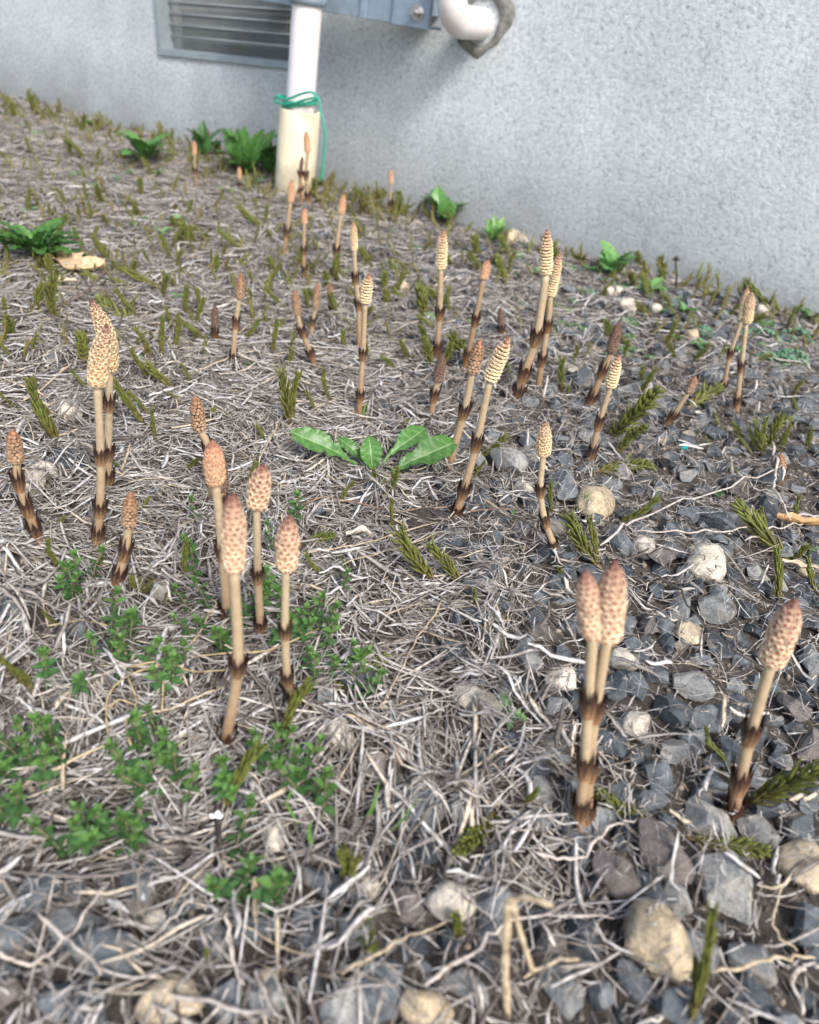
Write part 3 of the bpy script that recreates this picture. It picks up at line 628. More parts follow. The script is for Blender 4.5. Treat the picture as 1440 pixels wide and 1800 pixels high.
def straws():
    tot = 0
    for (d, zmin, zmax, K, S, wk, lk) in ((80000, 0.0, 0.45, 5, 4, 1.15, 1.05), (66000, 0.45, 0.85, 4, 4, 1.05, 1.0), (40000, 0.85, 3.2, 4, 3, 1.45, 1.40)):
        u, v, x, y, z = scatter(d, zmin, zmax, 220)
        st = stoniness(np.clip(u, 0, 1440), v); big = BIG[np.clip(((x - HX0) / HS).astype(int), 0, HM.shape[0] - 1), np.clip(((y - HY0) / HS).astype(int), 0, HM.shape[1] - 1)]
        keep = nr.random(len(u)) < (1 - 0.90 * st) * np.where(big, 0.10, 1.0) * (0.8 + 0.5 * vnoise(x, y, 0.035, 6) + 0.45 * vnoise(x, y, 0.10, 7))
        u, v, x, y, z, st = [q[keep] for q in (u, v, x, y, z, st)]; n = len(x)
        ang = 1.2 * math.pi * vnoise(x, y, 0.12, 8) * 2 + 2.0 * vnoise(x, y, 0.035, 9) + nr.normal(0, 0.7, n)
        L = nr.gamma(3.5, 0.0068, n).clip(0.006, 0.055) * lk; W = nr.gamma(3.6, 0.00034, n).clip(0.0004, 0.0028) * wk * (1 - 0.22 * st)
        thick = 0.0085 * (1 - 0.8 * st); lay = nr.beta(1.3, 1.6, n) * thick
        straw_batch('dry_straw', x, y, ang, L, W, K, S, nr.gamma(1.3, 0.075, n) * (1 + 0.8 * st), lay, M['straw'], 'pale grey dead straw thatch lying over the soil'); tot += n
    for (d, wa, wb, la, lb, lab, nm) in ((2600, 0.0020, 0.0034, 0.012, 0.040, 'broad flat torn blades of dead grass among the thatch', 'dead_blades'), (14000, 0.0002, 0.0005, 0.01, 0.05, 'hair-fine dead fibres tangled in the thatch', 'dead_fibres')):
        u, v, x, y, z = scatter(d, 0, 1.2, 80); st = stoniness(np.clip(u, 0, 1440), v); keep = nr.random(len(u)) < 1 - 0.8 * st; x, y = x[keep], y[keep]; n = len(x)
        straw_batch(nm, x, y, nr.uniform(0, 6.28, n), nr.uniform(la, lb, n), nr.uniform(wa, wb, n), 6, 4 if wa > 0.001 else 3, nr.uniform(0.02, 0.15 if wa > 0.001 else 0.4, n), nr.uniform(0.002, 0.009, n), M['straw'], lab)
    u, v, x, y, z = scatter(30000, 0, 1.0, 60); n = len(x)
    straw_batch('straw_crumbs', x, y, nr.uniform(0, 6.28, n), nr.uniform(0.003, 0.010, n), nr.uniform(0.0005, 0.0013, n), 3, 3, np.full(n, 0.3), nr.uniform(0, 0.006, n), M['straw'], 'short broken straw crumbs between the stones'); tot += n
    print('straws', tot)
straws()

# ------------------------------------------------------------------ fertile horsetails
def jit(c, a): f = 1 + rnd.uniform(-a, a); return tuple(max(0, min(1, q * f)) for q in c)
def lerp3(a, b, t): return tuple(a[i] * (1 - t) + b[i] * t for i in range(3))
STY = {  # rim (low, tip), disc (low, tip), core, protrusion, row spacing, disc share, gap sideways and along
 'ripe':   dict(rim=((0.68, 0.54, 0.37), (0.40, 0.23, 0.17)), disc=((0.33, 0.12, 0.05), (0.12, 0.042, 0.03)), core=(0.50, 0.33, 0.20), pro=0.15, row=0.235, ds=0.66, gap=0.98, vg=0.98, tip=0.78),
 'net':    dict(rim=((0.68, 0.55, 0.35), (0.56, 0.40, 0.27)), disc=((0.36, 0.17, 0.06), (0.11, 0.04, 0.025)), core=(0.14, 0.07, 0.035), pro=0.19, row=0.225, ds=0.70, gap=0.95, vg=0.95, tip=0.88),
 'open':   dict(rim=((0.76, 0.60, 0.37), (0.58, 0.36, 0.23)), disc=((0.64, 0.44, 0.24), (0.20, 0.08, 0.05)), core=(0.24, 0.14, 0.07), pro=0.36, row=0.245, ds=0.45, gap=1.02, vg=0.62, tip=0.82),
 'orange': dict(rim=((0.60, 0.40, 0.25), (0.46, 0.24, 0.14)), disc=((0.46, 0.24, 0.13), (0.28, 0.11, 0.065)), core=(0.38, 0.19, 0.09), pro=0.11, row=0.22, ds=0.68, gap=0.98, vg=0.98, tip=0.8),
 'closed': dict(rim=((0.30, 0.20, 0.125), (0.24, 0.12, 0.065)), disc=((0.40, 0.27, 0.165), (0.27, 0.125, 0.06)), core=(0.03, 0.018, 0.014), pro=0.07, row=0.23, ds=0.80, gap=0.93, vg=0.93, tip=0.7),
 'dark':   dict(rim=((0.17, 0.11, 0.075), (0.10, 0.05, 0.035)), disc=((0.20, 0.13, 0.09), (0.12, 0.06, 0.04)), core=(0.02, 0.014, 0.012), pro=0.07, row=0.23, ds=0.80, gap=0.93, vg=0.93, tip=0.6)}
def axis_eval(P, t):
    f = t * (len(P) - 1); i = min(int(f), len(P) - 2); q = f - i
    p = P[i].lerp(P[i + 1], q); T = (P[i + 1] - P[i]).normalized(); return p, T
def make_cone(root, P, wr, style):
    s = STY[style]; P = catmull(P, 6); L = sum((P[i + 1] - P[i]).length for i in range(len(P) - 1)); fr = frames(P)
    def prof(t):
        if t < 0.10: return 0.84 + 0.16 * (t / 0.10)
        if t < 0.45: return 1.0
        q = (t - 0.45) / 0.55; return max(0.0, (1 - q ** 2.6)) * 0.55 + 0.45 * math.sqrt(max(0, 1 - q ** 2))
    def at(t):
        f = max(0, min(1, t)) * (len(P) - 1); i = min(int(f), len(P) - 2); q = f - i
        return P[i].lerp(P[i + 1], q), fr[i][0].lerp(fr[i + 1][0], q).normalized(), fr[i][1].lerp(fr[i + 1][1], q).normalized()
    core = MB(); n = 22; PP = []; RR = []; CC = []
    for k in range(n):
        t = k / (n - 1); PP.append(at(t)[0]); RR.append(max(0.0002, wr * prof(t) * (1 - s['pro'] * 1.1))); CC.append(lerp3(s['core'], s['disc'][1], max(0, (t - s['tip']) / (1 - s['tip'])) * 0.8))
    tube(core, PP, RR, 16, CC)
    co = link('cone', core.mesh('cone', M['cone']), root)
    sc = MB(); rows = max(5, int(round(L / (wr * 2 * s['row'])))); 
    for r in range(rows):
        t = (r + 0.45) / rows * 0.985; p, T, X = at(t); Y = T.cross(X); R = wr * prof(t)
        pitch = L / rows; nn = max(3, int(round(2 * math.pi * R * 0.90 / (pitch * (1.12 if s['vg'] > 0.8 else 1.25))))); 
        for k in range(nn):
            if R < wr * 0.18: continue
            a = 2 * math.pi * (k + 0.5 * (r % 2) + rnd.uniform(-0.08, 0.08)) / nn; N = X * math.cos(a) + Y * math.sin(a); B = T.cross(N)
            sl = (prof(min(1, t + 0.03)) - prof(t - 0.03)) * wr / (0.06 * L); Tn = (T + N * sl).normalized(); Nn = B.cross(Tn); Nn = Nn if Nn.dot(N) > 0 else -Nn
            hw = math.pi * R / nn * s['gap']; hh = pitch * 0.5 * s['vg'] * 1.08; c = p + N * R * (1 + rnd.uniform(-0.07, 0.03)) + T * rnd.uniform(-0.12, 0.12) * pitch; kz = rnd.uniform(0.86, 1.08); hw *= kz; hh *= kz
            tt = min(1, max(0, (t - 0.15) / 0.85)); tq = max(0, (t - s['tip']) / (1 - s['tip'])); rim = jit(lerp3(s['rim'][0], s['rim'][1], tt ** 1.6), 0.16); disc = jit(lerp3(s['disc'][0], s['disc'][1], tt), 0.25)
            rim = lerp3(rim, disc, tq * 0.8); d = R * s['pro']
            V = []; C = []; m = 8
            ir = 0.7 if s['ds'] > 0.7 else 0.0
            for (q, h, cc) in ((1.0, -0.9, lerp3(rim, s['core'], 0.4)), (1.0, -0.15, rim), (0.5 + 0.5 * s['ds'], 0.22 if ir == 0 else 0.10, rim), (s['ds'] * 0.86, 0.02 if ir == 0 else 0.14, lerp3(rim, disc, 0.75)), (s['ds'] * 0.45, -0.12 if ir == 0 else 0.18, disc)):
                for j in range(m):
                    b = 2 * math.pi * (j + 0.5) / m; wob = 1 + rnd.uniform(-0.07, 0.07)
                    V.append(c + B * (math.cos(b) * hw * q * wob * 1.06) + Tn * (math.sin(b) * hh * q * wob * 1.06) + Nn * (h * d)); C.append(cc)
            V.append(c + Nn * (-0.08 * d if ir == 0 else 0.22 * d)); C.append(jit(disc, 0.2))
            Fc = [(i * m + j, i * m + (j + 1) % m, (i + 1) * m + (j + 1) % m, (i + 1) * m + j) for i in range(4) for j in range(m)] + [(4 * m + j, 4 * m + (j + 1) % m, 5 * m) for j in range(m)]
            sc.add(V, Fc, C)
    # blunt cap
    p, T, X = at(0.97); tube(sc, [at(0.93)[0], at(0.97)[0], at(1.0)[0], at(1.0)[0] + T * wr * 0.12], [wr * prof(0.93) * 0.98, wr * prof(0.97) * 0.9, wr * 0.22, wr * 0.06], 10, s['disc'][1])
    o = link('scales', sc.mesh('scales', M['cone']), co); o['kind'] = 'stuff'
def make_sheath(root, p, T, rs, L, pale, dark, flare=1.0):
    X = T.orthogonal().normalized(); Y = T.cross(X); N = rnd.choice([8, 9, 10, 11]); S = N * 2; mb = MB(); V = []; C = []; ph = rnd.uniform(0, 6)
    lv = [(-0.03, 1.04, 0), (0.06, 1.16, 0.12), (0.25, 1.38, 0.35), (0.45, 1.50, 0.75), (0.58, 1.52, 0.98)]
    for (h, rr, dk) in lv:
        for k in range(S):
            a = ph + 2 * math.pi * k / S; groove = 1 - 0.07 * (k % 2) * min(1, h * 4)
            rad_ = rs * rr * (1 + (flare - 1) * h) * groove; V.append(p + X * (math.cos(a) * rad_) + Y * (math.sin(a) * rad_) + T * (h * L)); C.append(jit(lerp3(pale, dark, min(1, dk + (0.45 if k % 2 else -0.05) * min(1, h * 4))), 0.25))
    n = len(lv); Fc = [(i * S + k, i * S + (k + 1) % S, (i + 1) * S + (k + 1) % S, (i + 1) * S + k) for i in range(n - 1) for k in range(S)]
    base = (n - 1) * S
    for k in range(N):
        k0 = 2 * k; k1 = (2 * k + 1) % S; k2 = (2 * k + 2) % S
        am = ph + 2 * math.pi * (2 * k + 1) / S; out = rs * flare * (1.5 + rnd.uniform(-0.35, 0.75)); am += rnd.uniform(-0.12, 0.12); ti = p + X * (math.cos(am) * out) + Y * (math.sin(am) * out) + T * (L * rnd.uniform(0.80, 1.22))
        md = p + X * (math.cos(am) * rs * 1.6 * flare) + Y * (math.sin(am) * rs * 1.6 * flare) + T * (L * 0.8)
        i0 = len(V); e = 2 * math.pi / S * 0.5
        for s_ in (-1, 1):
            V.append(p + X * (math.cos(am + s_ * e) * rs * 1.58 * flare) + Y * (math.sin(am + s_ * e) * rs * 1.58 * flare) + T * (L * 0.78)); C.append(jit(dark, 0.3))
        V += [md, ti]; C += [jit(dark, 0.3), jit(dark, 0.4)]
        Fc += [(base + k0, base + k1, i0 + 2, i0), (base + k1, base + k2, i0 + 1, i0 + 2), (i0, i0 + 2, i0 + 3), (i0 + 2, i0 + 1, i0 + 3)]
    mb.add(V, Fc, C); link('sheath', mb.mesh('sheath', M['sheath'], sharp=50), root)
PALE = (0.43, 0.345, 0.225); RUST = (0.235, 0.120, 0.062)
def horsetail(label, base, nodes, cb, tip, cw, sw, style, tone=0.0, bend=None, sheathk=1.0, toward=0.0):
    """base, nodes, cb, tip: places up the stem; cw and sw: cone and stem width, all as seen; tone reddens the stem"""
    B = ground_px(*base); z = depth(B); root = empty('fertile_horsetail', B, label, 'horsetail')
    def U(q):
        f = (base[1] - q[1]) / max(1, base[1] - tip[1]); return upright_px(B, q[0], q[1], toward * f) - B
    pts = [Vector((0, 0, -0.006))] + [U(q) for q in nodes[::-1]] + [U(cb)]
    sw_, cw_ = sw * z / F / 2 * 0.85, cw * z / F / 2 * (0.80 if style == 'open' else 0.85)
    path = catmull([pts[0]] + [p for p in pts[1:] if (p - pts[0]).length > 0.004], 8); n = len(path)
    tj = rnd.uniform(-0.05, 0.15)
    # lengths along
    cum = [0]; 
    for i in range(1, n): cum.append(cum[-1] + (path[i] - path[i - 1]).length)
    Lt = cum[-1]; nd = []
    for q in nodes: 
        u = U(q); i = min(range(n), key=lambda k: (path[k] - u).length); nd.append(cum[i])
    R = []; C = []
    for i in range(n):
        t = cum[i] / Lt; f = min([abs(cum[i] - (a)) for a in nd] + [1]); r = sw_ * (1.18 - 0.22 * t) * (1 + 0.14 * math.exp(-(f / 0.003) ** 2)); R.append(r)
        up = min([(a - cum[i]) for a in nd if a >= cum[i]] + [1]); k = min(1, max(0, 1 - t * 1.7) * 0.65 + tone + tj + 0.35 * math.exp(-max(0, up) / 0.006)); C.append(lerp3(PALE, RUST, k))
    mb = MB(); tube(mb, path, R, 14, C); link('stem', mb.mesh('stem', M['stem']), root)
    for a in nd:
        i = min(range(n), key=lambda k: abs(cum[k] - a)); i = min(i, n - 2); T = (path[i + 1] - path[max(0, i - 1)]).normalized()
        Ls = sw_ * 2 * 3.0 * sheathk; make_sheath(root, path[i] - T * Ls * 0.42, T, R[i] * 1.0, Ls, lerp3((0.38, 0.25, 0.135), (0.24, 0.115, 0.045), 0.3 + tone), (0.040, 0.018, 0.013), 1.0 + rnd.uniform(-0.06, 0.1))
    cp = [U(cb)] + ([U(q) for q in bend] if bend else []) + [U(tip)]
    make_cone(root, cp, cw_, style)
    return root
H = horsetail
H('left stem of the touching pair at front right, shorter blurred orange cone', (1024, 1468), [(1034, 1235), (1028, 1345), (1021, 1420)], (1042, 1118), (1029, 1003), 43, 20, 'ripe', 0.1, sheathk=1.25)
H('right stem of the touching pair at front right, taller blunt pinkish cone', (1036, 1462), [(1047, 1245), (1036, 1350), (1032, 1425)], (1068, 1122), (1081, 987), 52, 20, 'ripe', 0.1, sheathk=1.25)
H('big blurred horsetail at the far right front, leaning to the right', (1286, 1440), [(1321, 1285), (1301, 1372), (1289, 1425)], (1356, 1165), (1397, 1054), 50, 21, 'ripe', 0.15, sheathk=1.2)
H('frontmost left horsetail with long banded cream and rust cone', (396, 1308), [(418, 1170), (398, 1296)], (411, 998), (410, 868), 43, 20, 'ripe', 0.0)
H('horsetail with short banded cone and scaly brown foot, right of the frontmost left one', (514, 1245), [(501, 1108), (505, 1190), (511, 1222)], (503, 998), (508, 908), 42, 15, 'ripe', 0.0)
H('horsetail with mottled orange cone, behind the two front left ones', (460, 1118), [(453, 1010), (458, 1098)], (451, 890), (462, 817), 41, 15, 'ripe', 0.0)
H('horsetail with plain brick-orange cone and long bare stem, front left group', (400, 1090), [(391, 968), (399, 1075)], (379, 848), (373, 776), 38, 17, 'orange', 0.0)
H('small dark-coned horsetail half hidden behind the brick-orange cone', (397, 912), [(392, 878)], (392, 862), (386, 795), 26, 13, 'dark', 0.2)
H('brown cracked-coned horsetail leaning left behind the brick-orange cone', (374, 880), [(366, 790)], (351, 756), (343, 697), 28, 14, 'closed', 0.1)
H('tall pale horsetail at left with net-patterned golden cone, front of a pair', (168, 968), [(177, 800), (176, 893), (172, 938)], (171, 676), (188, 572), 37, 15, 'net', 0.0, bend=[(176, 628)])
H('tall horsetail at left with bowed brown net-patterned cone, rear of a pair', (188, 862), [(192, 708), (190, 795), (190, 838)], (193, 650), (160, 528), 34, 14, 'net', 0.0, bend=[(187, 590)])
H('leftmost horsetail with rough brown cone and slanting scaly stem', (76, 962), [(32, 845), (46, 890), (62, 932)], (29, 812), (22, 756), 30, 15, 'closed', 0.25, sheathk=1.2)
H('short horsetail with tan cracked egg-shaped cone, left of the leafy sprigs', (200, 1040), [(220, 968), (209, 1012)], (227, 925), (230, 866), 30, 16, 'closed', 0.2, sheathk=1.15)
H('tall horsetail with open creamy cone leaning right, beside the dandelion', (798, 914), [(838, 778), (815, 862), (803, 900)], (861, 668), (893, 594), 31, 14, 'open', 0.15)
H('horsetail with half-open golden cone just left of the creamy leaning one', (788, 822), [(816, 722)], (830, 655), (845, 598), 27, 14, 'closed', 0.15)
H('short horsetail with dull brown tapering cone between dandelion and tall pair', (757, 733), [(764, 694)], (769, 670), (779, 624), 22, 12, 'dark', 0.35)
H('thick-stemmed horsetail with tall cream ridged cone, left of a pair', (908, 702), [(943, 592), (922, 655), (911, 690)], (960, 482), (962, 404), 25, 15, 'open', 0.15)
H('slimmer horsetail with ragged cone behind the thick-stemmed one', (946, 690), [(963, 572), (953, 632)], (968, 520), (984, 444), 21, 11, 'open', 0.3)
H('slim upright horsetail with cream ridged cone, centre back', (768, 640), [(773, 550), (769, 612)], (775, 472), (779, 404), 23, 11, 'open', 0.2)
H('horsetail with small orange-tipped cone leaning right, centre back', (815, 650), [(836, 562), (822, 625)], (850, 490), (858, 457), 18, 10, 'orange', 0.45)
H('stubby dark bud-like horsetail left of the thick-stemmed one', (881, 592), [(881, 580)], (881, 574), (880, 541), 14, 9, 'dark', 0.6)
H('horsetail with cracked orange-tipped cone, left of centre', (408, 648), [(415, 566), (410, 628)], (421, 525), (424, 480), 18, 10, 'closed', 0.25)
H('short all-dark horsetail just left of the cracked orange-tipped one', (377, 607), [(378, 585)], (378, 578), (378, 535), 15, 10, 'dark', 0.6)
H('greenish slanting horsetail with small orange-brown cone, left of centre', (560, 653), [(531, 583), (546, 622)], (523, 552), (518, 511), 17, 10, 'closed', 0.3)
H('small brown-coned horsetail just right of the greenish slanting one', (546, 602), [(550, 565)], (555, 542), (558, 497), 15, 8, 'closed', 0.3)
H('tiny grey-brown horsetail between two taller stems left of centre', (586, 562), [(583, 543)], (581, 530), (580, 499), 13, 8, 'closed', 0.4)
H('lone horsetail with golden rough cone and single long dark collar', (633, 736), [(638, 622), (633, 695)], (642, 533), (648, 482), 23, 10, 'open', 0.2)
H('narrow horsetail with slender apricot cone behind the lone golden one', (633, 615), [(625, 488), (630, 535)], (623, 440), (621, 389), 15, 9, 'open', 0.2)
H('blurred horsetail with pointed orange cone and dark mid stem', (586, 492), [(591, 440), (586, 482)], (600, 376), (604, 342), 14, 8, 'orange', 0.3)
H('blurred thin horsetail with tiny orange cone in front of the pipe', (535, 500), [(534, 440), (535, 475)], (535, 393), (535, 366), 12, 7, 'orange', 0.4)
H('blurred horsetail with long peach cone left of the pipe foot', (498, 452), [(504, 408)], (511, 355), (513, 316), 14, 8, 'orange', 0.3)
H('faint thin horsetail against the wall right of the pipe', (686, 384), [(686, 358)], (687, 322), (687, 298), 10, 5, 'orange', 0.3)
H('small horsetail with peach tip standing before the cream sleeve', (543, 368), [(538, 308), (541, 345)], (541, 268), (538, 231), 13, 7, 'orange', 0.3)
H('dark thin leafless horsetail beside the peach-tipped one at the sleeve', (530, 368), [(527, 335), (528, 305)], (529, 298), (532, 275), 8, 6, 'dark', 0.6)
H('tiny blurred orange-tipped horsetail before the tall wall weed', (345, 332), [(343, 300)], (342, 272), (342, 247), 9, 5, 'orange', 0.4)
H('tiny blurred horsetail with peach tip left of the pipe', (424, 336), [(423, 325)], (421, 314), (421, 293), 9, 5, 'orange', 0.3)
H('tiny brown horsetail seen against the wall above the tall weed', (368, 268), [(367, 255)], (366, 248), (366, 227), 8, 5, 'dark', 0.4)
H('dark-coned horsetail leaning right in the gravel, rear of two', (1030, 722), [(1060, 652), (1041, 700)], (1074, 620), (1088, 566), 22, 12, 'dark', 0.4)
H('horsetail with cream ridged cone and dark collar leaning right, front of two', (1034, 812), [(1054, 742), (1041, 795)], (1073, 680), (1087, 625), 25, 11, 'open', 0.2, sheathk=1.25)
H('short horsetail bent far to the right with small brown cone', (1163, 752), [(1181, 733)], (1210, 690), (1223, 662), 18, 10, 'closed', 0.3, sheathk=1.2)
H('rear left stem of the right-hand pair, pale thin cone', (1269, 692), [(1284, 622), (1272, 680)], (1304, 562), (1314, 504), 17, 8, 'open', 0.25)
H('front stem of the right-hand pair with dark-tipped cone', (1297, 732), [(1303, 645), (1296, 705)], (1312, 568), (1321, 513), 21, 9, 'net', 0.2)
H('stubby brown cone barely above the straw near the right edge', (1371, 850), [(1371, 838)], (1371, 833), (1373, 798), 23, 14, 'closed', 0.3)
H('crooked horsetail with small net-patterned cone among the grey stones', (988, 990), [(950, 862), (958, 915), (974, 960)], (955, 800), (958, 742), 29, 12, 'net', 0.05)

# ------------------------------------------------------------------ green sterile shoots
GRN = (0.105, 0.115, 0.026); GRN2 = (0.160, 0.190, 0.038); BRN = (0.17, 0.115, 0.045)
def shoot_meshes(kind, seed):
    g = random.Random(seed); st = MB(); br = MB()
    wid = {'spear': 0.045, 'frond': 0.026, 'bud': 0.085, 'cluster': 0.04}[kind]
    bx, by = g.uniform(-0.09, 0.09), g.uniform(-0.09, 0.09)
    def ax(t): return Vector((bx * math.sin(t * math.pi), by * math.sin(t * math.pi), t))
    tt = [k / 8 for k in range(9)]
    tube(st, [ax(t) for t in tt], [wid * (1 - 0.55 * t) * (1 if t < 0.98 else 0.3) for t in tt], 6, [lerp3(BRN, GRN, min(1, t * 2)) for t in tt])
    if kind == 'spear': nw, ang, bl = 7, 0.17, 0.22
    elif kind == 'bud': nw, ang, bl = 6, 0.30, 0.26
    elif kind == 'frond': nw, ang, bl = 10, 0.75, 0.115
    else: nw, ang, bl = 7, 0.38, 0.27
    for w_ in range(nw):
        t = 0.12 + 0.80 * w_ / (nw - 1); nb = 7 if kind != 'spear' else 6; lf = bl * (1 - 0.55 * max(0, t - 0.3)) * (0.75 + 0.5 * min(1, t * 2.2)) * (1.0 if kind != 'frond' else (0.45 + 1.1 * math.sin(math.pi * min(1, t * 0.8 + 0.12))))
        for k in range(nb):
            a = 2 * math.pi * (k + g.random() * 0.6 + 0.5 * (w_ % 2)) / nb; e = ang * g.uniform(0.7, 1.35); l = lf * g.uniform(0.6, 1.2); o = ax(t); d = Vector((math.cos(a) * math.sin(e), math.sin(a) * math.sin(e), math.cos(e)))
            o = o + Vector((math.cos(a), math.sin(a), 0)) * wid * 0.6; m = o + d * l * 0.55; q = m + (d + Vector((0, 0, 0.28))).normalized() * l * 0.45
            bw = wid * (0.44 if kind != 'frond' else 0.95); c0 = lerp3(BRN, GRN, min(1, 0.25 + t * 1.6)); c1 = lerp3(GRN, GRN2, g.random()); c1 = lerp3(BRN, c1, min(1, 0.5 + t * 1.2))
            tube(br, [o, m, q], [bw * 0.9, bw * 1.05, bw * 0.4], 4, [c0, c1, c1], caps=False)
        if kind != 'frond':   # dark toothed collar at each joint
            r0 = wid * (1 - 0.5 * t) * 1.25; tube(br, [ax(t) + Vector((0, 0, -0.015)), ax(t) + Vector((0, 0, 0.02))], [r0 * 0.9, r0 * 1.15], 6, (0.09, 0.065, 0.03), caps=False)
    return st.mesh('shoot_stem', M['green']), br.mesh('shoot_branches', M['green'])
SH = {k: [shoot_meshes(k, i * 17 + len(k)) for i in range(5)] for k in ('spear', 'frond', 'bud', 'cluster')}
KD = {'spear': ('narrow olive horsetail shoot', 'horsetail_shoot'), 'frond': ('bristly green horsetail frond', 'horsetail_frond'), 'bud': ('stubby olive horsetail shoot', 'horsetail_shoot'), 'cluster': ('tufted yellowish horsetail shoot', 'horsetail_shoot')}
NSH = 0
def shoot(kind, base, tip, fat=1.0):
    global NSH
    B = ground_px(*base); B.z += 0.001; 
    if woff(B) < 0.006: return
    lying = tip[1] > base[1] - 18
    Tp = ground_px(tip[0], tip[1], 0.012) if (lying or kind == 'frond' and abs(tip[0] - base[0]) > 1.2 * (base[1] - tip[1])) else upright_px(B, *tip)
    d = Tp - B; L = d.length
    if L < 0.004: return
    i = rnd.randrange(5); root = empty(KD[kind][1], B, place_label(('short ' if False else '') + KD[kind][0] + (' leaning left' if tip[0] < base[0] - 12 else ' leaning right' if tip[0] > base[0] + 12 else ''), *base), 'horsetail shoot', 'green horsetail shoots in the straw')
    root.rotation_mode = 'QUATERNION'; q = d.to_track_quat('Z', 'Y') @ Quaternion((0, 0, 1), rnd.uniform(0, 6.28)); root.rotation_quaternion = q; root.scale = (L * fat, L * fat, L)
    sm, bm_ = SH[kind][i]; link('stem', sm, root); o = link('branches', bm_, root); o['kind'] = 'stuff'; NSH += 1
